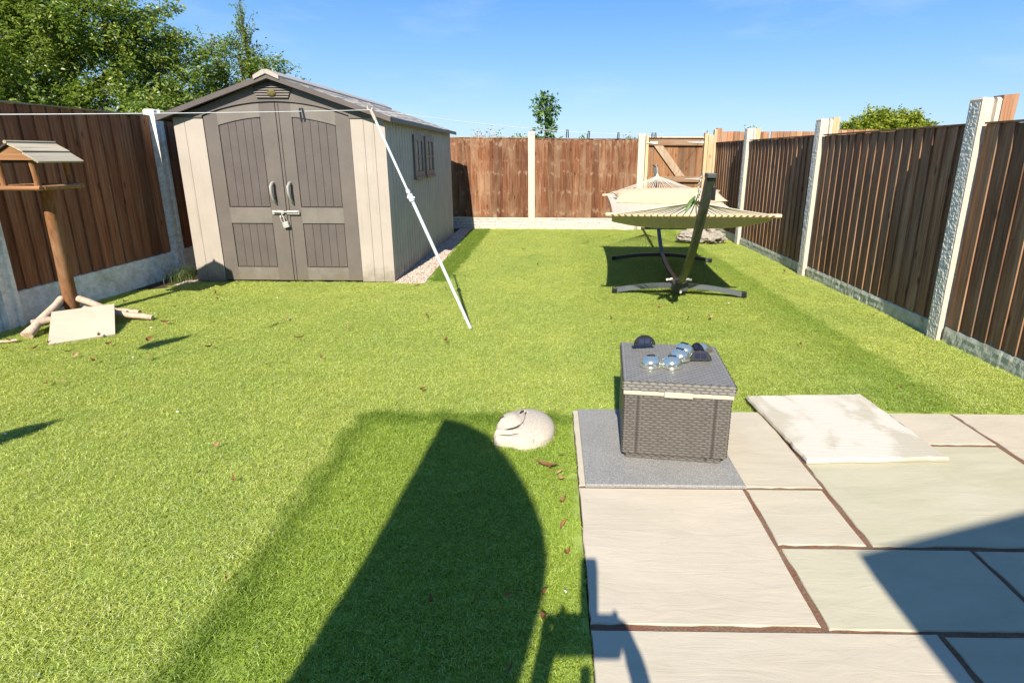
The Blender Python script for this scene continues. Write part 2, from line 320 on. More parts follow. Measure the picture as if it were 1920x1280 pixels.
def grassmat():
    m,n,p=newmat('artificial_turf_blade')
    t=attr(n)
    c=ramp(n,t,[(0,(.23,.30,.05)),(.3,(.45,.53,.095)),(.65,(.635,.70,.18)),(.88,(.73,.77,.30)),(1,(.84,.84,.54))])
    g=n.nodes.new('ShaderNodeNewGeometry')
    b=nnoise(n,g.outputs['Position'],1.4,4,.6)
    c=mix(n,1,c,ramp(n,b,[(.3,(.88,.93,.9)),(.7,(1.1,1.05,1.05))]),'MULTIPLY')
    # the loose off-cut in front of the patio edge and the strip joints are a deeper green weave
    sp=n.nodes.new('ShaderNodeSeparateXYZ'); L(n,g.outputs['Position'],sp.inputs[0])
    b2=nnoise(n,g.outputs['Position'],7,3,.6)
    def sh(o,k):
        a=n.nodes.new('ShaderNodeMath'); a.operation='ADD'; L(n,o,a.inputs[0]); L(n,mrange(n,b2,.3,.7,-k,k),a.inputs[1]); return a.outputs[0]
    def mul(a,b_):
        q=n.nodes.new('ShaderNodeMath'); q.operation='MULTIPLY'; L(n,a,q.inputs[0]); L(n,b_,q.inputs[1]); return q.outputs[0]
    def mx_(a,b_):
        q=n.nodes.new('ShaderNodeMath'); q.operation='MAXIMUM'; L(n,a,q.inputs[0]); L(n,b_,q.inputs[1]); return q.outputs[0]
    X=sh(sp.outputs[0],.03); Y=sh(sp.outputs[1],.03)
    a1=mul(mrange(n,X,-.97,-.88),mrange(n,Y,2.33,2.27))
    edge=mul(mul(mrange(n,X,-.98,-.90),mrange(n,X,-.80,-.90)),mrange(n,Y,2.33,2.27))
    edge2=mul(mul(mrange(n,Y,2.34,2.28),mrange(n,Y,2.17,2.26)),mrange(n,X,-.97,-.88))
    st=mul(mrange(n,X,1.45,2.0),mrange(n,X,2.14,2.06)); st2=mul(mrange(n,X,.1,.5,0,.35),mrange(n,X,2.14,2.06))
    a3=mul(mul(mrange(n,X,-1.0,-1.05),mrange(n,X,-1.8,-1.75)),mrange(n,Y,4.98,5.02)); c=mix(n,mrange(n,a3,0,1,0,.85),c,(.36,.5,.2),'MULTIPLY')
    c=mix(n,mrange(n,a1,0,1,0,.75),c,(.60,.74,.34),'MULTIPLY')
    c=mix(n,mrange(n,mx_(edge,edge2),0,1,0,.75),c,(.42,.52,.32),'MULTIPLY')
    c=mix(n,mrange(n,mx_(st,st2),0,1,0,.8),c,(.58,.70,.42),'MULTIPLY')
    L(n,c,p.inputs['Base Color']); p.inputs['Roughness'].default_value=.5; p.inputs['Specular IOR Level'].default_value=.3
    tr=n.nodes.new('ShaderNodeBsdfTranslucent'); L(n,c,tr.inputs[0]); ms=n.nodes.new('ShaderNodeMixShader'); ms.inputs[0].default_value=.38
    L(n,p.outputs[0],ms.inputs[1]); L(n,tr.outputs[0],ms.inputs[2]); L(n,ms.outputs[0],n.nodes['Material Output'].inputs[0]); return m
GRASS=grassmat()
def backing():
    m,n,p=newmat('turf_backing'); a=nnoise(n,wpos(n),40,4,.7)
    L(n,ramp(n,a,[(.3,(.15,.2,.03)),(.7,(.27,.34,.06))]),p.inputs['Base Color']); p.inputs['Roughness'].default_value=.95; return m
BACKING=backing()
FIELD=concrete('field_grass',(.09,.13,.03),(.05,.08,.02),.6,agg=8,bs=.5,stain=.5)

# ================================================================ SETTING
m=MB(); m.add([(-400,-400,-.06),(400,-400,-.06),(400,600,-.06),(-400,600,-.06)],[(0,1,2,3)]); tag(m.build('ground',FIELD),kind='structure')
LX,RX,BY=-3.93,2.73,8.81
PX,PY=.112,2.325            # patio corner
m=MB()
def hz(x,y): return -.014+.006*mnoise.noise(Vector((x*.9,y*.9,0)))
def lawn_sheet(x0,x1,y0,y1,nx,ny):
    m.grid(lambda a,b:(x0+(x1-x0)*a,y0+(y1-y0)*b,hz(x0+(x1-x0)*a,y0+(y1-y0)*b)),nx,ny)
lawn_sheet(LX,PX,-.6,PY,20,14); lawn_sheet(LX,RX+.02,PY,BY+.03,34,34)
tag(m.build('lawn',BACKING,recalc=False),kind='structure')
# patio bed and slabs
m=MB(); m.box(PX+.004,4.2,-2.9,PY-.004,-.055,.0015); tag(m.build('patio_joints',SAND),kind='structure')
def slab_mesh(m,x0,x1,y0,y1,z0,z1,tone,jag=.004,cut=.012):
    m.tone=tone
    pts=[]
    def side(ax,ay,bx,by):
        pts.append((ax,ay)); k=max(3,int(math.hypot(bx-ax,by-ay)/.035))
        for i in range(k):
            t=(i+.5)/k; nx_,ny_=(by-ay),-(bx-ax); l=math.hypot(nx_,ny_)
            o=random.uniform(-jag,jag*.3); pts.append((ax+(bx-ax)*t+nx_/l*o,ay+(by-ay)*t+ny_/l*o))
    side(x0,y0,x1,y0); side(x1,y0,x1,y1); side(x1,y1,x0,y1); side(x0,y1,x0,y0)
    n=len(pts); cx,cy=(x0+x1)/2,(y0+y1)/2; bv=.0035
    def ins(p,d):
        X_=min(max(p[0],x0+d),x1-d) if (p[0]<x0+d or p[0]>x1-d) else p[0]
        Y_=min(max(p[1],y0+d),y1-d) if (p[1]<y0+d or p[1]>y1-d) else p[1]
        return (X_,Y_)
    A=[(p[0],p[1],z0) for p in pts]; B=[(p[0],p[1],z1-bv*.8) for p in pts]; D=[(*ins(p,bv),z1) for p in pts]
    m.add(A+B+D,[(i,(i+1)%n,n+(i+1)%n,n+i) for i in range(n)]+[(n+i,n+(i+1)%n,2*n+(i+1)%n,2*n+i) for i in range(n)]+[tuple(range(2*n,3*n))],False)
g=.005
patio=[(.112,1.05,1.725,2.325,.75),(.112,.74,1.127,1.717,.8),(.748,1.04,1.427,1.717,.6),(1.054,1.965,1.425,2.03,.15),(.752,1.362,1.118,1.417,.3),
 (1.372,1.95,1.118,1.414,.3),(.112,1.038,.52,1.115,.72),(1.05,1.66,.52,1.108,.4),(1.054,1.655,2.042,2.325,.7),(1.668,1.975,2.042,2.325,.8),
 (1.985,2.9,1.72,2.325,.85),(1.985,2.6,1.42,1.705,.5),(1.965,2.9,.52,1.405,.35),(1.67,1.955,.52,1.108,.6),(2.91,4.1,1.1,2.325,.5),(2.61,2.9,1.42,1.705,.6),
 (.112,1.03,-.1,.51,.5),(1.05,1.95,-.1,.51,.3),(1.965,2.9,-.1,.51,.7),(2.91,4.1,-.1,1.09,.4),(.112,1.03,-.72,-.11,.7),(1.05,1.95,-.72,-.11,.5),(1.965,4.1,-.72,-.11,.3),(.112,2,-2.8,-.73,.6),(2.01,4.1,-2.8,-.73,.4)]
m=MB()
for x0,x1,y0,y1,t in patio: slab_mesh(m,x0+g*.5,x1-g*.5,y0+g*.5,y1-g*.5,-.05,.006,t)
tag(m.build('patio',SLAB),kind='structure')
# gravel strip beside the shed
gx=lambda y:-1.27-.11*(y-4.98)/3.6
m=MB(); m.add([(-3.9,4.9,-.008),(gx(4.98),4.98,-.008),(gx(8.8),8.8,-.008),(-3.9,8.8,-.008)],[(0,1,2,3)])
m.add([(-3.9,4.55,-.0075),(-3.52,4.8,-.0075),(-3.5,4.9,-.0075),(-3.9,4.9,-.0075)],[(0,1,2,3)])
tag(m.build('soil',SOIL_AND_SHADE,recalc=False),kind='structure')
m=MB()
def pebble(x,y,s):
    m.tone=random.random(); n=6; a0=random.random()*6
    V=[(x+math.cos(a0+i*math.tau/n)*s*random.uniform(.7,1.1),y+math.sin(a0+i*math.tau/n)*s*random.uniform(.7,1.1),-.008) for i in range(n)]
    V2=[(x+(v[0]-x)*.6,y+(v[1]-y)*.6,-.008+s*.9) for v in V]
    m.add(V+V2,[(i,(i+1)%n,n+(i+1)%n,n+i) for i in range(n)]+[tuple(range(n,2*n))],False)
for i in range(7500):
    y=4.92+3.85*random.random()**1.15; x=random.uniform(-1.56,gx(y)+.01); pebble(x,y,random.uniform(.005,.011))
for i in range(350):
    pebble(random.uniform(-3.66,-3.5),random.uniform(4.78,4.98),random.uniform(.004,.009))
def gravelm():
    mm,n,p=newmat('gravel_stones'); c=ramp(n,attr(n),[(0,(.2,.15,.12)),(.3,(.38,.27,.2)),(.6,(.5,.38,.3)),(1,(.6,.54,.47))]); L(n,c,p.inputs['Base Color']); p.inputs['Roughness'].default_value=.85; return mm
tag(m.build('gravel',gravelm(),recalc=False),kind='stuff')

# ---------------------------------------------------------------- turf blades
def blade_patch(name,size,count,seed,h0=.012,h1=.023,wd=.0016):
    q=np.random.default_rng(seed); V=[];F=[];T=[]
    for i in range(count):
        x,y=q.uniform(-size/2,size/2,2); h=q.uniform(h0,h1); az=q.uniform(0,math.tau); ln=q.uniform(.3,1.35)
        if q.random()<.55: az=q.normal(-1.3,.7)      # nap
        dx,dy=math.cos(az),math.sin(az); a=q.uniform(0,math.tau); sx,sy=math.cos(a)*wd*.5,math.sin(a)*wd*.5
        b=len(V); o1=h*.35*ln*.7; o2=h*ln*.9; z1=h*(.55-.08*ln); z2=h*(1-.4*ln)
        V+=[(x-sx,y-sy,0),(x+sx,y+sy,0),(x+dx*o1+sx,y+dy*o1+sy,z1),(x+dx*o1-sx,y+dy*o1-sy,z1),(x+dx*o2+sx*.5,y+dy*o2+sy*.5,z2),(x+dx*o2-sx*.5,y+dy*o2-sy*.5,z2)]
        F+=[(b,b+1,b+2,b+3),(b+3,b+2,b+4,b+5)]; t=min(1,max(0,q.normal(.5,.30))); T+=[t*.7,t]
    me=bpy.data.meshes.new(name); me.from_pydata(V,[],F); at=me.attributes.new('tone','FLOAT','FACE'); at.data.foreach_set('value',T); me.materials.append(GRASS); me.update()
    return me
def in_lawn(x,y):
    if x<LX+.05 or x>RX-.02 or y>BY-.03 or y<-.5: return False
    if x>PX-.045 and y<PY+.045: return False
    if y>4.93 and x<gx(y)+.05: return False
    if y>4.55 and x<-3.62: return False
    return True
patches=[blade_patch('turf_patch_%d'%i,.11,540,100+i) for i in range(5)]
pts=[]
sp=.075
for iy in range(int((BY+.6)/sp)):
    for ix in range(int((RX-LX)/sp)+1):
        x=LX+ix*sp+random.uniform(-.02,.02); y=-.5+iy*sp+random.uniform(-.02,.02)
        if in_lawn(x,y): pts.append((x,y))
def make_turf(name,plist):
    n=len(plist); me=bpy.data.meshes.new(name)
    me.from_pydata([(x,y,hz(x,y)) for x,y in plist],[],[])
    rt=me.attributes.new('rot','FLOAT','POINT'); rt.data.foreach_set('value',[random.gauss(0,.5) for _ in plist])
    ix=me.attributes.new('pick','INT','POINT'); ix.data.foreach_set('value',[random.randrange(len(patches)) for _ in plist])
    sc=me.attributes.new('size','FLOAT','POINT'); sc.data.foreach_set('value',[random.uniform(.85,1.15) for _ in plist])
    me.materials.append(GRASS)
    o=bpy.data.objects.new(name,me); C.objects.link(o)
    ng=bpy.data.node_groups.new(name,'GeometryNodeTree'); ng.interface.new_socket('Geometry',in_out='INPUT',socket_type='NodeSocketGeometry'); ng.interface.new_socket('Geometry',in_out='OUTPUT',socket_type='NodeSocketGeometry')
    N=ng.nodes; gi=N.new('NodeGroupInput'); go=N.new('NodeGroupOutput'); iop=N.new('GeometryNodeInstanceOnPoints'); g2=N.new('GeometryNodeGeometryToInstance')
    for pm in patches:
        po=bpy.data.objects.get(pm.name) or bpy.data.objects.new(pm.name,pm)
        oi=N.new('GeometryNodeObjectInfo'); oi.inputs['Object'].default_value=po; ng.links.new(oi.outputs['Geometry'],g2.inputs[0])
    def na(nm,ty):
        a=N.new('GeometryNodeInputNamedAttribute'); a.data_type=ty; a.inputs[0].default_value=nm; return a.outputs[0]
    cx=N.new('ShaderNodeCombineXYZ'); ng.links.new(na('rot','FLOAT'),cx.inputs[2]); 
    ng.links.new(gi.outputs[0],iop.inputs['Points']); ng.links.new(g2.outputs[0],iop.inputs['Instance']); iop.inputs['Pick Instance'].default_value=True
    ng.links.new(na('pick','INT'),iop.inputs['Instance Index']); ng.links.new(cx.outputs[0],iop.inputs['Rotation']); ng.links.new(na('size','FLOAT'),iop.inputs['Scale'])
    ng.links.new(iop.outputs[0],go.inputs[0])
    md=o.modifiers.new('turf','NODES'); md.node_group=ng
    tag(o,'bright green artificial turf covering the garden',"grass",kind='stuff'); return o
make_turf('grass',pts)

# ---------------------------------------------------------------- fences
def featheredge(m,L_,z0,z1,n,flip=False,thick=.0145,gapj=.002):
    """boards along local x 0..L, front toward local -y; thick edge on the low-x side unless flip"""
    wd=L_/n
    for i in range(n):
        m.tone=min(1,max(0,random.gauss(.5,.24)))
        x0=i*wd; x1=(i+1)*wd+.012
        dz=random.uniform(-.003,.003); y0,y1=-thick,-.003
        if flip: x0,x1=i*wd-.012,(i+1)*wd; y0,y1=-.003,-thick
        wob=random.uniform(-.002,.002)
        ks=[]; K=5
        V=[]
        for k in range(K+1):
            z=z0+(z1+dz-z0)*k/K; q=random.uniform(-.0012,.0012); s_=random.uniform(-.0015,.0015)
            bk=.004+.0006*(i%3); V+=[(x0+s_,y0+q,z),(x1,y1+q,z),(x1,bk,z),(x0+s_,bk,z)]
        F=[]
        for k in range(K):
            b=k*4
            for j in range(4): F.append((b+j,b+(j+1)%4,b+4+(j+1)%4,b+4+j))
        F+= [(3,2,1,0),(K*4,K*4+1,K*4+2,K*4+3)]
        m.add(V,F,False)
def place(o,loc,rz): o.location=loc; o.rotation_euler=(0,0,rz)
RUN=None
def place_in(o,loc,rz):
    o.parent=RUN; o.location=loc; o.rotation_euler=(0,0,rz); return o
def panel(loc,rz,L_,z0,z1,n,mt,label,group,flip=False,cap=None,rails=True):
    m=MB(); featheredge(m,L_,z0,z1,n,flip,.0185 if flip else .019); e=place_in(m.build('fence_panel',mt),loc,rz); e['label']=label
    for z in (z0+.12,(z0+z1)/2,z1-.14):
        m=MB(); m.tone=.4; m.box(0.001,L_-.001,.0055,.04,z-.02,z+.02); m.build('rear_rail',mt,e)
    if cap is not None:
        m=MB(); m.tone=.5; m.box(0,L_,-.024,.034,z1+.0035,z1+.0145); m.build('capping_rail',cap,e)
    return e
def run(label):
    global RUN
    RUN=empty('garden_fence',(0,0,0),label,'fence')
def post(x0,x1,y0,y1,h,label,group,rough=None,tilt=0,mt=CONC):
    """H section concrete post, slots in the x or y faces"""
    a,b=(x1-x0)/2,(y1-y0)/2
    m=MB(); m.tone=.5
    if rough in('xneg',):     # slots face +-y; flange thickness .028 in x
        sl=.028; poly=[(-a,-b),(-a+sl,-b),(-a+sl+.004,-b+.022),(a-sl-.004,-b+.022),(a-sl,-b),(a,-b),(a,b),(a-sl,b),(a-sl-.004,b-.022),(-a+sl+.004,b-.022),(-a+sl,b),(-a,b)]
    else:
        poly=[(-a,-b),(a,-b),(a,-b+.028),(a-.02,-b+.03),(a-.02,b-.03),(a,b-.028),(a,b),(-a,b),(-a,b-.028),(-a+.02,b-.03),(-a+.02,-b+.03),(-a,-b+.028)]
    n=len(poly); ch=.012
    A=[(p[0],p[1],-.05) for p in poly]; B=[(p[0],p[1],h-ch) for p in poly]; D=[(p[0]*.86,p[1]*.86,h) for p in poly]
    m.add(A+B+D,[(i,(i+1)%n,n+(i+1)%n,n+i) for i in range(n)]+[(n+i,n+(i+1)%n,2*n+(i+1)%n,2*n+i) for i in range(n)]+[tuple(range(2*n,3*n))],False)
    e=place_in(m.build('fence_post',mt),((x0+x1)/2,(y0+y1)/2,0),0); e['label']=label
    if rough=='xneg':
        m=MB()
        def fn(s,t):
            yy=-b+.004+(2*b-.008)*s; zz=-.04+(h-.02+.03)*t; q=.0035+.006*abs(mnoise.noise(Vector((yy*70,zz*60,x0))))*(1 if 0<s<1 else 0)
            return (-a-q,yy,zz)
        m.grid(fn,12,150,False); m.build('rough_face',CONC_ROUGH,e)
    return e
def gravel_board(loc,rz,L_,h,mt,label,group,rockface=True,amp=.006):
    m=MB()
    nx=int(L_/.018); nz=max(4,int(h/.018)); sd=random.random()*50
    def hh(s,t):
        x=L_*s; z=-.04+(h+.04)*t
        if rockface:
            row=math.floor(z/.047); bx=x/.11+(row%2)*.5+mnoise.noise(Vector((row*3.1,sd,0)))
            ed=min(abs(bx-round(bx)),.5)*.11; ez=abs(z/.047-round(z/.047))*.047
            j=min(1,min(ed,ez)/.008); q=amp*(.2+j*(1+.9*mnoise.noise(Vector((x*28,z*40,sd)))))
        else: q=amp*.5*(1+mnoise.noise(Vector((x*12,z*12,sd))))
        return (x,-.012-q,z)
    m.grid(hh,nx,nz,not rockface); m.box(0,L_,-.011,.02,-.045,h-.001); e=place_in(m.build('gravel_board',mt),loc,rz)
    return e
# right fence: local x along +Y  -> rz=+90deg, front (-y local) -> +X ; we need front toward -X, so run from far to near (rz=-90)
RF='panels of the right fence'; RP='concrete posts of the right fence'; RG='gravel boards of the right fence'
ry=[-.55,1.43,3.40,5.37,7.34]
run('long dark featheredge fence with concrete posts along the right side of the lawn')
names=['beside the patio','nearest the camera at the right frame edge','between the two nearest right posts','between the middle and far right posts, behind the hammock rope','at the far right corner by the gate']
for i,y in enumerate(ry):
    ya=y+.105; yb=(ry[i+1] if i<4 else 8.86)-.004
    panel((RX+.022,yb,0),-math.pi/2,yb-ya,.10,1.435,max(3,round((yb-ya)/.108)),WOOD_R,'dark weathered featheredge panel '+names[i],RF,flip=True,cap=WOOD_R if i>0 else WOOD_R)
    gravel_board((RX+.018,yb,0),-math.pi/2,yb-ya,.095,CONC_GREEN,'low greenish gravel board under the dark panel '+names[i],RG,amp=.006)
for i,y in enumerate(ry[1:]):
    lb=['rough concrete post at the right frame edge beside the patio','tallest looking rough grey concrete post nearest the camera','rough grey concrete post second from the camera on the right','slim pale concrete post behind the right end of the hammock'][i]
    post(RX-.04,RX+.082,y,y+.1,1.60,lb,RP,'xneg')
for i,(y,h,lean) in enumerate([(3.4,1.615,.05),(5.37,1.61,.01),(7.34,1.60,.0)]):
    m=MB(); m.tone=.6; m.add([(RX+.09,y+.02,-.05),(RX+.13,y+.02,-.05),(RX+.13,y+.1,-.05),(RX+.09,y+.1,-.05),(RX+.09+lean*.3,y+.02,h),(RX+.15+lean,y+.02,h+.01),(RX+.15+lean,y+.1,h+.01),(RX+.09+lean*.3,y+.1,h)],[(0,3,2,1),(4,5,6,7),(0,1,5,4),(1,2,6,5),(2,3,7,6),(3,0,4,7)])
    o=m.build('timber_upright',[WOOD_N,WOOD_PALE,WOOD_PALE][i],RUN); o['label']=(['brown leaning board end behind the nearest right concrete post','pale timber upright behind the second right concrete post','pale timber upright behind the far right concrete post'][i])
# left fence: front toward +X, local x along +Y: rz=+90
run('brown featheredge fence on white gravel boards along the left side')
LF='panels of the left fence'; LP='concrete posts of the left fence'; LG='gravel boards of the left fence'
ly=[-.2,1.63,3.455,5.20,7.0,8.75]
ln=['off the left edge','left of the nearest white post','behind the bird table','behind the shed beyond the second left post','hidden behind the shed']
for i in range(5):
    ya=ly[i]+.11; yb=ly[i+1]-.004
    panel((LX-.022,ya,0),math.pi/2,yb-ya,.245,1.585,round((yb-ya)/.115),WOOD_L,'brown featheredge panel '+ln[i],LF,flip=False,cap=WOOD_CAP)
    gravel_board((LX-.018,ya,0),math.pi/2,yb-ya,.24,CONC_WHITE,'whitewashed stained gravel board under the brown panel '+ln[i],LG,False,.006)
for y,lb in zip(ly[1:5],['white concrete post outside the left frame edge','white painted concrete post at the left frame edge','tall white concrete post between bird table and shed','concrete post hidden behind the shed']):
    post(LX-.06,LX+.045,y,y+.11,1.655,lb,LP,'xneg' if False else 'ypos',mt=CONC_WHITE)
# back fence
run('weathered red brown fence across the back of the garden with cream concrete posts')
BF='panels of the back fence'
panel((-3.93,BY+.02,0),0,1.9,.19,1.50,18,WOOD_B,'red brown panel behind the shed',BF)
panel((-2.0,BY+.02,0),0,1.61,.19,1.505,15,WOOD_B,'red brown panel between the shed and the middle concrete post',BF,cap=WOOD_CAP)
panel((-.274,BY+.02,0),0,1.712,.19,1.49,16,WOOD_B,'knotty red brown panel between the middle post and the gate post',BF,cap=WOOD_B)
for x,l,lb in((-3.93,3.54,'behind and beside the shed'),(-.274,1.712,'below the knotty back panel near the hammock')):
    gravel_board((x,BY+.016,0),0,l,.185,CONC_BACK,'whitish rock faced gravel board '+lb,'gravel boards of the back fence',True,.007)
BP='concrete posts of the back fence'
post(-.386,-.276,BY-.035,BY+.065,1.61,'cream concrete post in the middle of the back fence',BP)
post(1.44,1.552,BY-.035,BY+.065,1.585,'sunlit cream concrete post at the left of the gate',BP)
# neighbour fence beyond
run('orange brown neighbour fence beyond the back right corner')
for x0,x1,z,lb in((2.84,3.62,1.625,'short orange brown panel of the far neighbour fence right of the gate'),(3.66,4.7,1.63,'orange brown panel of the neighbour fence beyond the far right post'),(4.72,6.9,1.66,'highest orange brown neighbour panel beyond the dark right fence')):
    panel((x0,BY+.1,0),0,x1-x0,.1,z,round((x1-x0)/.1),WOOD_N,lb,'panels of the neighbour fence')
for x0,x1,y,h,mt,lb in((2.60,2.688,8.80,1.565,WOOD_PALE,'short pale timber post right of the gate'),(2.70,2.745,8.83,1.655,WOOD_PALE,'thin pale timber strip right of the gate'),(2.75,2.83,8.86,1.68,WOOD_N,'tall orange brown timber post at the back right corner')):
    m=MB(); m.tone=.6; m.bbox(x0,x1,y,y+.08,-.05,h,.005); o=m.build('timber_post',mt,RUN); o['label']=lb
# gate
for x0,x1,h,lb in((1.562,1.61,1.555,'thin timber gate post beside the sunlit concrete post'),(2.53,2.585,1.60,'thin timber gate post on the right side of the gate')):
    m=MB(); m.tone=.7; m.bbox(x0,x1,BY-.04,BY+.05,-.05,h,.004); tag(m.build('gate_post',WOOD_PALE),lb,'gate post','timber gate posts')
gt=empty('garden_gate',(2.07,BY,0),'orange brown ledged and braced wooden gate with steel strap hinges','gate')
m=MB(); n=9; wd=.905/n
for i in range(n):
    m.tone=random.random(); m.box(-.452+i*wd+.001,-.452+(i+1)*wd-.001,.012+random.uniform(-.0015,.0015),.03,.05,1.515)
m.build('boards',WOOD_G,gt)
def rail(z0,z1):
    m=MB(); m.tone=.6; m.bbox(-.445,.445,-.03,.0095,z0,z1,.003); m.build('ledge',WOOD_GX,gt)
rail(1.395,1.495); rail(.80,.895); rail(.12,.22)
m=MB(); m.tone=.7; m.prism([(-.37,1.392),(-.22,1.392),(.17,.898),(.02,.898)],-.024,.0095,'y'); m.build('brace',WOOD_GD,gt)
m=MB(); m.tone=.9; m.bbox(-.45,.45,-.032,.034,1.5165,1.532,.003); m.build('top_cap',WOOD_PALE,gt)
def strap(z,x0,x1,w0,w1):
    m=MB(); m.tone=.6; m.prism([(x0,z-w0),(x1,z-w1),(x1,z+w1),(x0,z+w0)],-.037,-.0325,'y'); return m.build('strap_hinge',STEEL,gt)
strap(1.448,.45,.17,.022,.006); strap(.855,.45,.17,.02,.006)
m=MB(); m.tone=.6; m.bbox(-.44,-.31,-.04,-.0325,1.41,1.455,.003); m.bbox(-.50,-.40,-.05,-.041,1.425,1.442,.002); m.build('latch',STEEL,gt)
hk=MB(); hk.tone=.5; hk.tube([(2.555,8.77,1.585),(2.555,8.77,1.62),(2.55,8.765,1.64)],.006,6); tag(hk.build('line_hook',BLACK),'small black hook on top of the right gate post','hook')

# ---------------------------------------------------------------- shed
X0,X1,Y0,Y1=-3.53,-1.553,4.95,8.12; XC=-2.56; ZE=1.555; ZR=1.925
shed=empty('garden_shed',((X0+X1)/2,(Y0+Y1)/2,0),'two tone taupe and tan plastic garden shed with double arched doors','shed')
sx,sy=(X0+X1)/2,(Y0+Y1)/2
def SP(m): # shift from world to shed local
    m.v=[(a-sx,b-sy,c) for a,b,c in m.v]; return m
def grooved(m,a0,a1,grooves,fixed,z0,z1,ax,dirn,gw=.006,gd=.007):
    """face strip with vertical v grooves; ax 'x': face in xz plane at y=fixed, dirn=-1 outward -y"""
    xs=[a0]
    for g_ in grooves: xs+= [g_-gw,g_,g_+gw]
    xs.append(a1); V=[]
    for i,a in enumerate(xs):
        dpt=gd if (i>0 and (i-2)%3==0 and 0<i<len(xs)-1) else 0
        for z in (z0,z1(a) if callable(z1) else z1):
            V.append((a,fixed-dirn*dpt,z) if ax=='x' else (fixed-dirn*dpt,a,z))
    m.add(V,[(2*i,2*i+2,2*i+3,2*i+1) for i in range(len(xs)-1)],False)
arc=lambda x: 1.578+.122*(1-((x-XC)/.68)**2)
arc2=lambda x: arc(x)-.125
# side and back walls
m=MB(); m.tone=.5
gr=[Y0+.06+.098*i for i in range(1,31)]
grooved(m,Y0,Y1,gr,X1,0,ZE,'y',1,.009,.014)
grooved(m,Y0,Y1,gr,X0,0,ZE,'y',-1,.009,.014)
m.add([(X0,Y1,0),(X1,Y1,0),(X1,Y1,ZE),(XC,Y1,ZR),(X0,Y1,ZE)],[(0,1,2,3,4)])
SP(m).build('side_walls',GREYP,shed,recalc=False)
# tan corner pilasters of the front
m=MB(); grooved(m,X0,-3.25,[-3.425],Y0,0,1.565,'x',-1,.004,.006); m.add([(-3.25,Y0,0),(-3.25,Y0+.03,0),(-3.25,Y0+.03,1.565),(-3.25,Y0,1.565)],[(0,1,2,3)]); SP(m).build('corner_panel',TAN,shed,recalc=False)
m=MB(); grooved(m,-1.872,X1,[-1.75,-1.655],Y0,0,1.565,'x',-1,.004,.006); m.add([(-1.872,Y0,0),(-1.872,Y0+.03,0),(-1.872,Y0+.03,1.565),(-1.872,Y0,1.565)],[(0,1,2,3)]); SP(m).build('corner_panel',TAN,shed,recalc=False)
# gable: from arc to roof
m=MB(); K=28; V=[]; xa=[-3.243+(1.363)*i/K for i in range(K+1)]
ex=[X0-.05]+xa+[X1+.03]
roofz=lambda x: ZR-.015-(ZR-ZE)*abs(x-XC)/(XC-X0+.02)
pts_low=[(X0-.02,1.56),(-3.25,1.56)]+[(x,arc(x)+.006) for x in xa]+[(-1.872,1.56),(X1+.02,1.56)]
top=[(X1+.05,roofz(X1+.05)),(XC,ZR-.015),(X0-.05,roofz(X0-.05))]
# as strips for a clean concave shape
xs=sorted(set([X0-.02,-3.2501,-3.25]+xa+[-1.872,-1.8719,X1+.02,XC]))
def low(x): return arc(x)+.006 if -3.243<=x<=-1.88 else 1.56
for a,b in zip(xs[:-1],xs[1:]):
    la,lb,ta,tb=low(a),low(b),max(roofz(a),low(a)),max(roofz(b),low(b))
    m.add([(a,Y0-.012,la),(b,Y0-.012,lb),(b,Y0-.012,tb),(a,Y0-.012,ta),(a,Y0+.04,la),(b,Y0+.04,lb)],[(0,1,2,3),(0,4,5,1)])
SP(m).build('gable',TAUPE,shed,recalc=False)
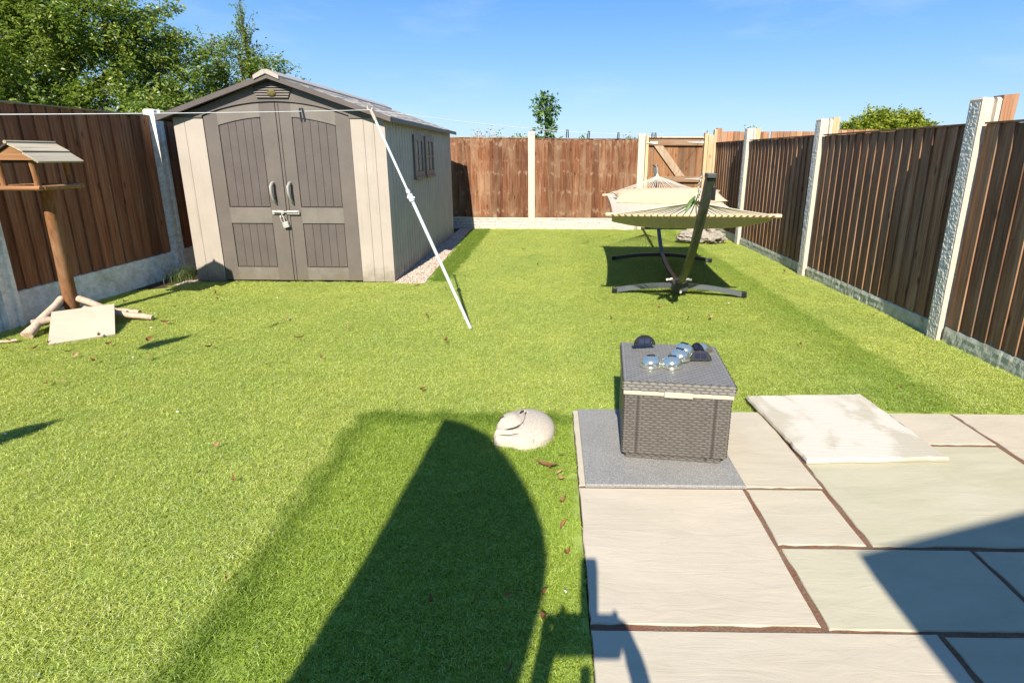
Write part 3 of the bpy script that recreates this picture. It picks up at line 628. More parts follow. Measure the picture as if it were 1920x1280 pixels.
# doors
def door(xa_,xb_,px0,px1,mirror):
    m=MB(); m.tone=.5; Yf=Y0+.004
    K=16
    def strip(a,b,zl,zu,y=Yf,K=K):
        for i in range(K):
            p=a+(b-a)*i/K; q=a+(b-a)*(i+1)/K
            zlp=zl(p) if callable(zl) else zl; zlq=zl(q) if callable(zl) else zl; zup=zu(p) if callable(zu) else zu; zuq=zu(q) if callable(zu) else zu
            m.add([(p,y,zlp),(q,y,zlq),(q,y,zuq),(p,y,zup)],[(0,1,2,3)])
    strip(xa_+.003,px0,.01,arc,K=6); strip(px1,xb_-.003,.01,arc,K=6)
    m.box(xa_+.003,xb_-.003,Yf+.03,Yf+.05,.01,1.56)
    # jambs of recess
    ri=.012
    for (z0_,z1_) in ((.143,.578),(.735,None)):
        for xx in (px0,px1):
            zt=z1_ if z1_ else arc2(xx); m.add([(xx,Yf,z0_),(xx,Yf+ri,z0_),(xx,Yf+ri,zt),(xx,Yf,zt)],[(0,1,2,3)])
        m.add([(px0,Yf,z0_),(px1,Yf,z0_),(px1,Yf+ri,z0_),(px0,Yf+ri,z0_)],[(0,1,2,3)])
        if z1_: m.add([(px0,Yf,z1_),(px1,Yf,z1_),(px1,Yf+ri,z1_),(px0,Yf+ri,z1_)],[(0,1,2,3)])
        else:
            for i in range(K):
                p=px0+(px1-px0)*i/K; q=px0+(px1-px0)*(i+1)/K; m.add([(p,Yf,arc2(p)),(q,Yf,arc2(q)),(q,Yf+ri,arc2(q)),(p,Yf+ri,arc2(p))],[(0,1,2,3)])
    # central beads
    xb0=XC-.022 if mirror else XC-.02
    d_=SP(m).build('door',TAUPE,shed,recalc=False)
    def strip2(a,b,zl,zu,y):
        for i in range(K):
            p=a+(b-a)*i/K; q=a+(b-a)*(i+1)/K; z=lambda f_,t:f_(t) if callable(f_) else f_
            m2.add([(p,y,z(zl,p)),(q,y,z(zl,q)),(q,y,z(zu,q)),(p,y,z(zu,p))],[(0,1,2,3)])
    for zl_,zu_ in((arc2,arc),(.58,.733),(.012,.142)):
        m2=MB(); m2.tone=.5; strip2(px0,px1,zl_,zu_,Yf-.0015); SP(m2).build('door_rail',TAUPE_L,d_,recalc=False)  # lighter taupe on the rails paints in the sun their texture catches
    m3=MB(); m3.tone=.5; wq=(px1-px0-.03)/5
    for z0_,z1_ in((.15,.571),(.742,lambda x:arc2(x)-.008)):
        grooved(m3,px0+.010,px1-.010,[px0+.015+wq*i for i in range(1,5)],Yf+.004,z0_,z1_,'x',-1,.003,.006)
        for xx in (px0+.010,px1-.010):
            zt=z1_(xx) if callable(z1_) else z1_; m3.add([(xx,Yf+.004,z0_),(xx,Yf+.0125,z0_),(xx,Yf+.0125,zt),(xx,Yf+.004,zt)],[(0,1,2,3)])
    # backing of recess
    m3.add([(px0,Yf+.0125,.143),(px1,Yf+.0125,.143),(px1,Yf+.0125,.578),(px0,Yf+.0125,.578)],[(0,1,2,3)])
    for i in range(K):
        p=px0+(px1-px0)*i/K; q=px0+(px1-px0)*(i+1)/K; m3.add([(p,Yf+.0125,.735),(q,Yf+.0125,.735),(q,Yf+.0125,arc2(q)),(p,Yf+.0125,arc2(p))],[(0,1,2,3)])
    SP(m3).build('door_panel',TAUPE_D,d_,recalc=False)
    return d_
dl=door(-3.247,XC,-3.113,-2.71,False); dr=door(XC,-1.873,-2.417,-2.01,True)
m=MB(); m.bbox(XC-.05,XC+.004,Y0-.014,Y0+.003,.012,1.69,.004); m.bbox(XC+.0065,XC+.03,Y0-.006,Y0+.003,.012,1.688,.002); SP(m).build('meeting_stile',TAUPE,shed)
for xh,dd in((-2.655,dl),(-2.49,dr)):
    m=MB(); m.tone=.5
    p=[(xh,Y0+.0,.965),(xh,Y0-.03,.962),(xh-.004,Y0-.055,.93),(xh-.002,Y0-.058,.88),(xh+.002,Y0-.045,.82),(xh+.006,Y0-.012,.778),(xh+.006,Y0+.0,.77)]
    m.tube(p,[.018,.02,.021,.021,.018,.015,.013],10,True,.62)
    SP(m).build('handle',HANDLE,dd)
m=MB(); m.bbox(-2.70,-2.57,Y0-.008,Y0-.0005,.665,.705,.002); m.bbox(-2.552,-2.43,Y0-.022,Y0-.0145,.668,.705,.002); m.tube([(-2.68,Y0-.03,.692),(-2.44,Y0-.03,.692)],.007,8); m.bbox(-2.60,-2.575,Y0-.036,Y0-.009,.672,.706,.002); SP(m).build('latch',STEEL,shed)
m=MB(); m.tube([(-2.585,Y0-.035,.60),(-2.59,Y0-.037,.64),(-2.58,Y0-.038,.668),(-2.563,Y0-.038,.668),(-2.555,Y0-.037,.64),(-2.56,Y0-.035,.60)],.0045,8)
pk=empty('padlock',(-2.565,Y0-.03,.55),'steel padlock hanging open from the shed door bolt','padlock')
m.v=[(a+2.565,b-(Y0-.03),c-.55) for a,b,c in m.v]; m.build('shackle',STEEL,pk)
m=MB(); m.bbox(-.022,.034,-.018,.012,-.01,.048,.006); o=m.build('lock_body',STEEL,pk); pk.rotation_euler=(0,R(-14),0)
# vent
vt=MB(); vt.tone=.5
outl=lambda z: .182-(1.825-z)*.42 if z<=1.825 else .182*(1.90-z)/.075
zs=[1.735,1.757,1.779,1.801,1.823,1.843,1.86,1.877]
for a,b in zip(zs[:-1],zs[1:]):
    wa,wb=outl(a+.002),outl(b-.004)
    if b>1.83: wa,wb=.182*(1.91-a)/.09*.9,.182*(1.91-b)/.09*.9
    vt.add([(XC-wa,Y0-.032,a+.002),(XC+wa,Y0-.032,a+.002),(XC+wb,Y0-.018,b-.003),(XC-wb,Y0-.018,b-.003),(XC-wa,Y0-.013,a+.002),(XC+wa,Y0-.013,a+.002)],[(0,1,2,3),(0,4,5,1)])
SP(vt).build('vent',TAUPE_L,shed,recalc=False)
m=MB(); m.sphere((XC,Y0-.032,1.775),.04,14,8,(1,.35,.75)); SP(m).build('vent_opening',MOSS,shed)
# roof
Yf0,Yf1=Y0-.09,Y1+.07; ex0,ex1=X0-.10,X1+.085
m=MB()
def roofside(sgn,xe):
    nrow=9; 
    sl_=(ZR-(ZE))/abs(xe-XC)
    for r_ in range(nrow):
        a=XC+(xe-XC)*(r_)/nrow; b=XC+(xe-XC)*(r_+1)/nrow
        y=Yf0+.03
        while y<Yf1-.001:
            wl=random.uniform(.09,.2); y2=min(y+wl,Yf1)
            m.tone=random.random(); th=random.choice([.004,.006,.008])
            za=ZR+.012-sl_*abs(a-XC); zb=ZR+.012-sl_*abs(b-XC)
            m.add([(a,y,za+.003),(a,y2,za+.003),(b,y2,zb+th),(b,y,zb+th),(b,y,zb-.01),(b,y2,zb-.01),(a,y,za-.01),(a,y2,za-.01)],[(0,3,2,1) if sgn>0 else (0,1,2,3),(2,3,4,5),(0,6,4,3),(1,2,5,7)])
            y=y2
roofside(1,ex1); roofside(-1,ex0)
SP(m).build('roof',SHINGLE,shed,recalc=False)
# underside + fascia
m=MB()
for xe in(ex0,ex1):
    sl_=(ZR-ZE)/abs(xe-XC)
    V=[(XC,Yf0,ZR+.016),(xe,Yf0,ZE+.016),(xe,Yf0,ZE-.03),(XC,Yf0,ZR-.03)]
    V2=[(a,Yf0+.032,c) for a,b,c in V]
    m.add(V+V2,[(0,1,2,3),(7,6,5,4),(0,4,5,1),(3,2,6,7),(1,5,6,2)],False)
    m.add([(XC,Yf0+.03,ZR-.012),(xe,Yf0+.03,ZE-.012),(xe,Yf1,ZE-.012),(XC,Yf1,ZR-.012)],[(0,1,2,3)])
    s_=1 if xe>XC else -1
    V=[(xe+.002*s_,Yf0+.033,ZE+.006),(xe+.002*s_,Yf1,ZE+.006),(xe+.002*s_,Yf1,ZE-.028),(xe+.002*s_,Yf0+.033,ZE-.028)]
    m.add(V,[(0,1,2,3)]) 
SP(m).build('roof_fascia',TAUPE_D,shed,recalc=False)
m=MB()
sl_=(ZR-ZE)/(XC-ex0)
pr=[(XC-.115,ZR+.033-sl_*.115),(XC-.02,ZR+.045),(XC+.02,ZR+.045),(XC+.115,ZR+.033-sl_*.115),(XC+.115,ZR-.0-sl_*.115),(XC,ZR+.01),(XC-.115,ZR-.0-sl_*.115)]
m.prism(pr,Yf0-.012,Yf1+.01,'y'); m.tone=.7; SP(m).build('ridge_cap',TAN,shed)
# windows on the side
for ya,yb in((5.90,6.32),(6.43,6.87)):
    m=MB(); zf0,zf1=.985,1.45
    for a,b,c,d_ in((ya,yb,zf0,zf0+.06),(ya,yb,zf1-.06,zf1),(ya,ya+.06,zf0+.0601,zf1-.0601),(yb-.06,yb,zf0+.0601,zf1-.0601)): m.box(X1-.01,X1+.022,a,b,c,d_)
    m.bbox(X1-.01,X1+.034,ya-.01,yb+.01,zf0-.03,zf0-.001,.004)
    ym=(ya+yb)/2; m.box(X1-.008,X1+.018,ym-.014,ym+.014,zf0+.0601,zf1-.0601); m.box(X1-.008,X1+.0165,ya+.0601,yb-.0601,1.20,1.228)
    wf=SP(m).build('window',TAUPE_L,shed)
    m=MB(); m.box(X1+.001,X1+.008,ya+.05,yb-.05,zf0+.05,zf1-.05); SP(m).build('pane',PANE,wf)

# ---------------------------------------------------------------- bird table
bt=empty('bird_table',(-3.72,3.76,0),'rustic orange brown wooden bird table with pitched board roof on a log stand','bird table')
bx,by=-3.74,3.78
def BT(m,k=.17): m.v=[(a-bx+k*c,b-by-k*c,c) for a,b,c in m.v]; return m   # the whole table leans a little
px_,py_=-3.70,3.76
m=MB(); m.tone=.55
pp=[(px_,py_,.02+ .97*i/8) for i in range(9)]
m.tube([(a+random.uniform(-.002,.002),b,c) for a,b,c in pp],[.046,.044,.043,.042,.041,.040,.039,.038,.037],14); BT(m).build('post',WOOD_FEED,bt)
tx0,tx1,ty0,ty1=-3.885,-3.55,3.57,3.865
m=MB(); m.tone=.3; m.box(tx0+.02,tx1-.02,ty0+.02,ty1-.02,.992,1.004); BT(m).build('tray',WOOD_FEEDX,bt)
for a,b in(((tx0-.01,ty0,1.01),(tx1+.005,ty0,1.01)),((tx0-.01,ty1,1.01),(tx1+.005,ty1,1.01)),((tx0,ty0+.018,1.011),(tx0,ty1-.018,1.011)),((tx1,ty0+.018,1.012),(tx1,ty1+.02,1.012))):
    m=MB(); m.tone=.6; m.tube([a,b],.0165,10); BT(m).build('edge_rail',WOOD_FEEDX,bt)
for x,y in((tx0+.07,ty0+.03),(tx1-.04,ty0+.03),(tx0+.07,ty1-.03),(tx1-.04,ty1-.03)):
    m=MB(); m.tone=.7; m.tube([(x-.012,y,1.195),(x-.006,y,1.12),(x,y,1.01)],.017,10); BT(m).build('upright',WOOD_FEED,bt)
xr=-3.69; rz_,ez=1.292,1.187
m=MB(); m.tone=.6; m.prism([(xr-.155,ez+.005),(xr+.155,ez+.005),(xr,rz_-.012)],ty0-.005,ty0+.012,'y'); BT(m).build('gable_board',WOOD_FEEDX,bt)
m=MB(); m.tone=.4; m.prism([(xr-.155,ez+.005),(xr+.155,ez+.005),(xr,rz_-.012)],ty1-.012,ty1+.005,'y'); BT(m).build('gable_board',WOOD_FEEDX,bt)
def rboard(x0,z0,x1,z1,mt,tone,nm='roof_board'):
    m=MB(); m.tone=tone; nx_,nz_=-(z1-z0),(x1-x0); l=math.hypot(nx_,nz_); 
    if nz_<0: nx_,nz_=-nx_,-nz_
    nx_,nz_=nx_/l*.012,nz_/l*.012
    m.prism([(x0,z0),(x1,z1),(x1+nx_,z1+nz_),(x0+nx_,z0+nz_)],ty0-.02,ty1+.015,'y'); BT(m).build(nm,mt,bt)
rboard(xr,rz_,xr+.092,1.24,WOOD_ROOF,.85); rboard(xr+.089,1.232,xr+.178,1.174,WOOD_ROOF,.55)
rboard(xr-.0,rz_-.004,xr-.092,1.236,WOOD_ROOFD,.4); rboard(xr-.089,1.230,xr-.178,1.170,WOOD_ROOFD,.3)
m=MB(); m.tone=.7; m.tube([(xr,ty0-.024,rz_+.012),(xr,ty1+.018,rz_+.012)],.012,6); BT(m).build('ridge_board',WOOD_ROOF,bt)
def log(a,b,r0,r1,t=.6):
    m=MB(); m.tone=t; n=6
    P=[Vector(a).lerp(Vector(b),i/n)+Vector((random.uniform(-.004,.004),random.uniform(-.004,.004),random.uniform(-.003,.003))) for i in range(n+1)]
    m.tube(P,[(r0+(r1-r0)*i/n)*random.uniform(.93,1.07) for i in range(n+1)],10); BT(m,0).build('log_foot',WOOD_LOG,bt)
log((px_-.01,py_-.06,.17),(-3.60,3.30,.022),.026,.030,.8)
log((px_-.035,py_-.04,.12),(-3.66,3.33,.02),.018,.02,.7)
log((px_+.045,py_-.01,.17),(-3.37,3.74,.06),.026,.022,.5)
log((-3.52,3.66,.10),(-3.06,3.72,.018),.028,.02,.6)
log((-3.45,3.78,.06),(-3.22,3.80,.03),.022,.022,.6)
log((-3.66,3.40,.075),(-3.52,3.50,.085),.026,.026,.4)
log((px_-.05,py_+.02,.15),(-3.86,4.1,.02),.024,.024,.4)
log((-3.74,3.16,.012),(-3.62,3.24,.012),.008,.010,.9)
# offcut of sandstone leaning on the stand
o=MB(); V=[(-3.555,3.49,.115),(-3.335,3.60,.13),(-3.135,3.49,.0),(-3.37,3.255,.0)]
# corners chosen as a rigid sheet: build from two edges
A=Vector((-3.335,3.165,.004)); Bv=Vector((-3.06,3.375,.004)); E1=(Bv-A); E2=Vector((-.225,.275,.135))
E2=E2-E1.normalized()*E2.dot(E1.normalized()); nn=E1.cross(E2).normalized()*.013
mm=MB(); mm.tone=.9; Q=[A,Bv,Bv+E2,A+E2]; mm.add([*Q,*[q-nn if nn.z>0 else q+nn for q in Q]],[(0,1,2,3),(4,7,6,5),(0,4,5,1),(1,5,6,2),(2,6,7,3),(3,7,4,0)])
tag(mm.build('stone_offcut',SLAB),'square buff sandstone offcut leaning on the bird table logs','stone slab')

# ---------------------------------------------------------------- hammock
hm=empty('hammock_stand',(1.2,5.2,0),'dark grey curved steel arc stand carrying the hammock','hammock stand')
hx,hy=1.2,5.2
def HM(m): m.v=[(a-hx,b-hy,c) for a,b,c in m.v]; return m
def arcbeam(pts,w0,w1,mt,nm,n=4):
    m=MB(); m.tone=.5; k=len(pts)
    m.tube(pts,[w0+(w1-w0)*i/(k-1) for i in range(k)],n,True,.8,False,up=(1,0,0)); return HM(m).build(nm,mt,hm)
FT=(.95,3.12,1.115); FJ=(1.165,4.56,.115); BJ=(1.325,6.02,.105); BT_=(1.475,7.45,1.09)
arcbeam(bez(FT,(1.03,3.75,.30),FJ,22),.037,.031,DARKSTEEL,'front_arm')
arcbeam(bez(FJ,(1.25,5.3,.03),BJ,10),.029,.029,DARKSTEEL,'base_beam')
arcbeam(bez(BJ,(1.43,6.95,.36),BT_,16),.029,.031,DARKSTEEL,'rear_arm')
def foot(xa,ya,xb,yb,zc,mt):
    c=Vector(((xa+xb)/2,(ya+yb)/2,zc*2))
    m=MB(); m.tone=.6; m.tube(bez((xa,ya,.022),c,(xb,yb,.022),18),.030,4,True,.75,False); f_=HM(m).build('foot',mt,hm)
    for x,y in((xa,ya),(xb,yb)):
        m=MB(); m.bbox(x-.022,x+.022,y-.022,y+.022,.0,.05,.005); HM(m).build('end_cap',BLACK,f_)
foot(.595,4.60,1.74,4.47,.078,DARKSTEEL2); foot(.765,6.12,1.895,6.0,.07,DARKSTEEL)
m=MB(); m.bbox(1.10,1.235,4.46,4.58,.05,.135,.006); HM(m).build('joint_bracket',DARKSTEEL,hm)
for a,b in(((1.05,4.53,.14),(1.11,4.53,.15)),((1.22,4.53,.15),(1.28,4.53,.14)),((1.165,4.44,.05),(1.165,4.5,.05))):
    m=MB(); m.tube([a,b],.013,8); HM(m).build('bolt',STEEL,hm)
m=MB(); m.bbox(FT[0]-.027,FT[0]+.027,FT[1]-.034,FT[1]+.038,FT[2]-.006,FT[2]+.022,.005); HM(m).build('arm_cap',DARKSTEEL,hm)
m=MB(); m.bbox(BT_[0]-.03,BT_[0]+.03,BT_[1]-.04,BT_[1]+.04,BT_[2]-.006,BT_[2]+.02,.005); HM(m).build('arm_cap',DARKSTEEL,hm)
m=MB(); m.bbox(FT[0]+.0,FT[0]+.02,FT[1]-.06,FT[1]-.035,.98,1.06,.003); HM(m).build('slot_plate',BLACK,hm)
def chain(pts,nm):
    m=MB(); m.tone=.5
    for i in range(len(pts)-1):
        a,b=Vector(pts[i]),Vector(pts[i+1]); n_=max(1,int((b-a).length/.022))
        for k in range(n_):
            c=a.lerp(b,(k+.5)/n_); t=(b-a).normalized(); s_=Vector((1,0,0)) if k%2 else t.cross(Vector((1,0,0))).normalized()
            P=[c+t*.014*math.cos(q)+s_*.008*math.sin(q) for q in [j*math.tau/8 for j in range(9)]]
            m.tube(P,.0028,5,False)
    return HM(m).build(nm,STEEL,hm)
RFt=Vector((.925,3.30,.965)); RBk=Vector((1.462,7.22,.985))
chain([(FT[0]-.05,FT[1]-.01,FT[2]+.02),(FT[0]-.06,FT[1]+.03,FT[2]-.06),(FT[0]-.04,FT[1]+.06,FT[2]-.10),RFt],'chain')
chain([(BT_[0],BT_[1]-.03,BT_[2]+.03),(BT_[0]+.01,BT_[1]-.09,BT_[2]-.04),RBk],'chain')
ham=empty('hammock',(1.2,5.0,.7),'cream quilted hammock bed with wooden spreader bars and rope fans','hammock')
def HK(m): m.v=[(a-1.2,b-5.0,c-.7) for a,b,c in m.v]; return m
F0,F1=Vector((.415,3.90,.800)),Vector((1.735,3.88,.798)); B0,B1=Vector((.61,6.15,.775)),Vector((1.95,6.12,.78))
for a,b,nm in((F0,F1,'spreader_bar'),(B0,B1,'spreader_bar')):
    m=MB(); m.tone=.7; m.tube([a,b],.0155,10); HK(m).build(nm,WOOD_BAR,ham)
def bed(s,t):
    a=F0.lerp(F1,.035+.93*s); b=B0.lerp(B1,.035+.93*s); p=a.lerp(b,t)
    q_=min(t,.13)/.13; dn=max(0,(t-.40)/.60); sag=-.125*(1-(1-q_)**2.2)*(1-dn*dn*(3-2*dn))*(1-.45*abs(2*s-1)**3)
    pinch=(s-.5)*.07*math.sin(math.pi*t)
    q=.006*abs(math.sin(t*math.pi*22))*abs(math.sin(s*math.pi*14))
    return p+Vector((-pinch,0,sag+q+.004))
m=MB(); NU,NV=84,110
m.grid(lambda s,t:bed(s,t),NU,NV); m.grid(lambda s,t:bed(s,t)-Vector((0,0,.016)),NU,NV)
def rim(fn,n): 
    m.grid(lambda s,t: fn(s)-Vector((0,0,.016*t)),n,1)
rim(lambda s:bed(s,0),NU); rim(lambda s:bed(s,1),NU); rim(lambda s:bed(0,s),NV); rim(lambda s:bed(1,s),NV)
HK(m).build('bed',FABRIC,ham,recalc=False)
for Rg,A,B,N_,eo in((RFt,F0,F1,26,.10),(RBk,B0,B1,26,.12)):
    m=MB(); m.tone=.5
    for i in range(N_):
        p=A.lerp(B,.02+.96*i/(N_-1)); tt=Rg.lerp((A+B)/2,eo)+Vector(((i/(N_-1)-.5)*.02,0,random.uniform(-.006,.006)))
        mid=p.lerp(tt,.5)+Vector((0,0,-.004)); m.tube([p+Vector((0,0,.0)),mid,tt],.0042,5,False); m.tube([tt,Rg],.004,5,False)
        m.tube([p+Vector((0,.0,-.018)),p+Vector((.006,-.017,.0)),p+Vector((0,.0,.018)),p+Vector((0,.017,.0)),p+Vector((0,.0,-.018))],.003,5,False)
        e=bed(min(1,max(0,(i/(N_-1)-.015)/.97)),0 if A is F0 else 1); m.tube([p,e+Vector((0,.03 if A is F0 else -.03,-.008))],.003,5,False)
    HK(m).build('rope_fan',ROPE,ham)
    m=MB(); m.tube([Rg,Rg.lerp((A+B)/2,eo*.9)],[.012,.021],10); HK(m).build('rope_binding',ROPE,ham)
# stud knots on the edge
m=MB()
for s in(.12,.25,.30,.42,.62,.72): m.sphere(tuple(bed(s,.05)-Vector((0,0.0,.022))),.006,8,6)
HK(m).build('tufting_buttons',LINE,ham)
pl=MB(); pl.tone=.5
PA,PB=Vector((.66,5.62,.745)),Vector((1.87,5.60,.765))
def pil(sgn):
    def fn(s,t):
        e=(1-abs(2*s-1)**2.6)**.6 if abs(2*s-1)<1 else 0; g_=(1-abs(2*t-1)**2.2)**.5 if abs(2*t-1)<1 else 0
        c=PA.lerp(PB,s)+(PB-PA).normalized()*(1 if s<.5 else -1)*.055*abs(2*s-1)**8*(1-(2*t-1)**2); ear=.86+.26*abs(2*s-1)**5
        h=sgn*.112*e*g_
        w_=(t-.5)*.28*ear
        return c+Vector((0,w_*.92,w_*.30+h+.055-.035*math.sin(math.pi*s)+.004*mnoise.noise(Vector((s*14,t*5,sgn)))))
    return fn
pl.grid(pil(1),60,22); pl.grid(pil(-1),60,22)
pl.tube([PA.lerp(PB,0)+Vector((0,.0,.0)),PA+Vector((-.03,.06,-.04))],.004,5)
tag(pl.build('hammock_pillow',CLOTH,recalc=False),'long plain cream bolster pillow lying on the far end of the hammock','pillow')
lf=MB(); lf.tone=.45
def leafshape(m,c,t,nrm,l,w_,curl=.2):
    t=Vector(t).normalized(); nrm=Vector(nrm); nrm=(nrm-t*nrm.dot(t)).normalized(); s_=t.cross(nrm); c=Vector(c); V=[];K=6
    for i in range(K+1):
        q=i/K; ww=w_*math.sin(math.pi*min(.97,max(.03,q)))**.8*.5; ctr=c+t*l*(q-.5)+nrm*curl*l*(q-.5)**2
        V+=[ctr-s_*ww+nrm*ww*.5,ctr,ctr+s_*ww+nrm*ww*.5]
    F=[]
    for i in range(K):
        b=i*3; F+=[(b,b+1,b+4,b+3),(b+1,b+2,b+5,b+4)]
    m.add(V,F,True)
leafshape(lf,RFt+Vector((-.03,.02,-.03)),(.35,.1,.6),(-.3,-1,.2),.12,.035); tag(lf.build('leaf',LEAF_DARK,recalc=False),'single green leaf caught in the front hammock ropes','leaf')

# ---------------------------------------------------------------- washing line, prop, pegs
PT=Vector((-1.17,3.47,1.512)); PBs=Vector((-.586,3.566,0.0))
pr_=empty('line_prop',PBs,'leaning white telescopic steel washing line prop','clothes prop')
def PP(m): m.v=[(a-PBs.x,b-PBs.y,c-PBs.z) for a,b,c in m.v]; return m
md=PBs.lerp(PT,.63)
m=MB(); m.tube([PBs,md],.0115,12); PP(m).build('lower_tube',WHITEMETAL,pr_)
m=MB(); m.tube([md,PBs.lerp(PT,.965)],.008,12); PP(m).build('upper_tube',WHITEMETAL,pr_)
m=MB(); m.tube([PBs.lerp(PT,.615),PBs.lerp(PT,.645)],.019,12); m.tube([PBs.lerp(PT,.65),PBs.lerp(PT,.665)],.014,12); m.tube([md+Vector((-.02,-.01,0)),md+Vector((.03,-.01,.0))],.007,8); PP(m).build('locking_collar',WHITEMETAL,pr_)
m=MB(); tp=PBs.lerp(PT,.96); m.tube([tp,PT],.011,10); m.tube([PT+Vector((0,0,-.01)),PT+Vector((-.022,0,.012)),PT+Vector((-.02,0,.03))],.006,8); m.tube([PT+Vector((0,0,-.01)),PT+Vector((.012,0,.02))],.006,8); PP(m).build('hook',CREAM,pr_)
LA=Vector((-2.75,1.15,1.315)); LM=PT+Vector((-.004,0,.004)); LE=Vector((2.555,8.765,1.632))
def sag(a,b,s,n): return [a.lerp(b,i/n)+Vector((0,0,-4*s*(i/n)*(1-i/n))) for i in range(n+1)]
l1=sag(LA,LM,.012,16); l2=sag(LM,LE,.10,30)
LW=Vector((-3.9,-.9,1.25))
m=MB(); m.tube([LW]+l1,.0022,5); m.tube(l2,.0022,5); tag(m.build('washing_line',LINE),'thin white washing line strung from the left over the prop to the gate post','washing line')
def peg(P,lean,label,s=1.0):
    m=MB(); e=empty('clothes_peg',P,label,'clothes peg','black pegs on the washing line'); e.rotation_euler=(0,lean,random.uniform(-.3,.3))
    for sg in(-1,1):
        m=MB(); m.tone=.5; V=[(sg*.003,-.005,.018*s),(sg*.011,-.005,.016*s),(sg*.015,-.005,-.05*s),(sg*.006,-.005,-.055*s)]
        m.add(V+[(a,.005,c) for a,b,c in V],[(0,1,2,3),(7,6,5,4),(0,4,5,1),(1,5,6,2),(2,6,7,3),(3,7,4,0)]); m.build('jaw',BLACK,e)
def online(pts,px):   # world x along the line
    for a,b in zip(pts[:-1],pts[1:]):
        if a.x<=px<=b.x: return a.lerp(b,(px-a.x)/(b.x-a.x))
    return pts[0]
peg(online(l1,-2.185),.1,'black peg at the left frame edge of the line',1.1); peg(online(l1,-1.44),-.1,'black peg on the line in front of the right shed door',1.1)
for x,lb in((.16,'first black peg right of the small sapling'),(.40,'second black peg beyond the sapling'),(.785,'black peg alone on the line left of the gate'),(1.33,'black peg above the gate post, left of a pair'),(1.385,'black peg above the gate post, right of a pair')):
    peg(online(l2,x)+Vector((0,0,.0)),random.uniform(-.15,.15),lb,1.15)

# ---------------------------------------------------------------- slabs lying loose
m=MB(); slab_mesh(m,.139,.750,1.712,2.312,.0085,.0205,.5,.0005); tag(m.build('grey_paving_slab',SLAB_GREY),'speckled grey porcelain slab lying under the wicker box','paving slab')
m=MB(); m.tone=.5
def lifted():
    pts=[]
    C4=[(1.060,1.880),(1.655,1.905),(1.630,2.485),(1.018,2.45)]
    for a,b in zip(C4,C4[1:]+C4[:1]):
        for i in range(16):
            t=i/16; pts.append((a[0]+(b[0]-a[0])*t+random.uniform(-.004,.004),a[1]+(b[1]-a[1])*t+random.uniform(-.004,.004)))
    return pts
P_=lifted(); n=len(P_); cx_=sum(p[0] for p in P_)/n; cy_=sum(p[1] for p in P_)/n
A=[(cx_+(x-cx_)*.99,cy_+(y-cy_)*.99,.0095) for x,y in P_]; B=[(x,y,.020) for x,y in P_]; D=[(cx_+(x-cx_)*.985,cy_+(y-cy_)*.985,.030+.0012*mnoise.noise(Vector((x*5,y*5,0)))) for x,y in P_]
m.add(A+B+D,[(i,(i+1)%n,n+(i+1)%n,n+i) for i in range(n)]+[(n+i,n+(i+1)%n,2*n+(i+1)%n,2*n+i) for i in range(n)]+[tuple(range(2*n,3*n))],False)
def pale():
    mm,n,p=newmat('dusty_upturned_sandstone'); v=wpos(n,(7,110,7)); a=nnoise(n,v,1,4,.6); b=nnoise(n,wpos(n,(3.5,2.5,3)),1.2,4,.6,.5)
    c=mix(n,mrange(n,b,.40,.50),(.40,.36,.28),(.52,.47,.40)); c=mix(n,mrange(n,a,.5,.7,0,.35),c,(.44,.39,.33)); L(n,c,p.inputs['Base Color']); p.inputs['Roughness'].default_value=.9; bump(n,p,a,.5,.004); return mm
tag(m.build('loose_paving_slab',pale()),'large pale sandstone slab lying loose on top of the patio','paving slab')

# ---------------------------------------------------------------- wicker box
bz=.021; ang=math.atan2(-.045,.42)
box_=empty('storage_box',(.530,2.072,bz),'dark grey brown woven wicker cool box with a cream band','storage box',None,ang)
W2,D2=.218,.215
def weave(m,u0,u1,v0,v1,cu,cv,mapf,bulge=.0035):
    rows=max(1,round((v1-v0)/cv)); cv=(v1-v0)/rows; cols=max(1,round((u1-u0)/cu)); cu=(u1-u0)/cols
    for r_ in range(rows):
        off=(r_%2)*.5
        for c_ in range(-1,cols+1):
            a=u0+(c_+off)*cu; b=a+cu; a2,b2=max(a,u0),min(b,u1)
            if b2-a2<cu*.3: continue
            z0=v0+r_*cv; m.tone=random.random()
            g0=-.0022 if a2==a and b2==b else 0; a2+=g0; b2-=g0; za,zb=z0+cv*.1,z0+cv*.9; V=[]
            for j in range(3):
                for i in range(7):
                    s_=i/6; t_=j/2; uu_=a2+(b2-a2)*s_; e_=math.sin(math.pi*s_)**.85; hh=(zb-za)/2*(.05+1.3*e_); vc=(za+zb)/2
                    V.append(mapf(uu_,vc+(t_-.5)*2*hh,bulge*(e_*(.35+.65*math.sin(math.pi*t_)))))
            m.add(V,[(j*7+i,j*7+i+1,(j+1)*7+i+1,(j+1)*7+i) for j in range(2) for i in range(6)],True)
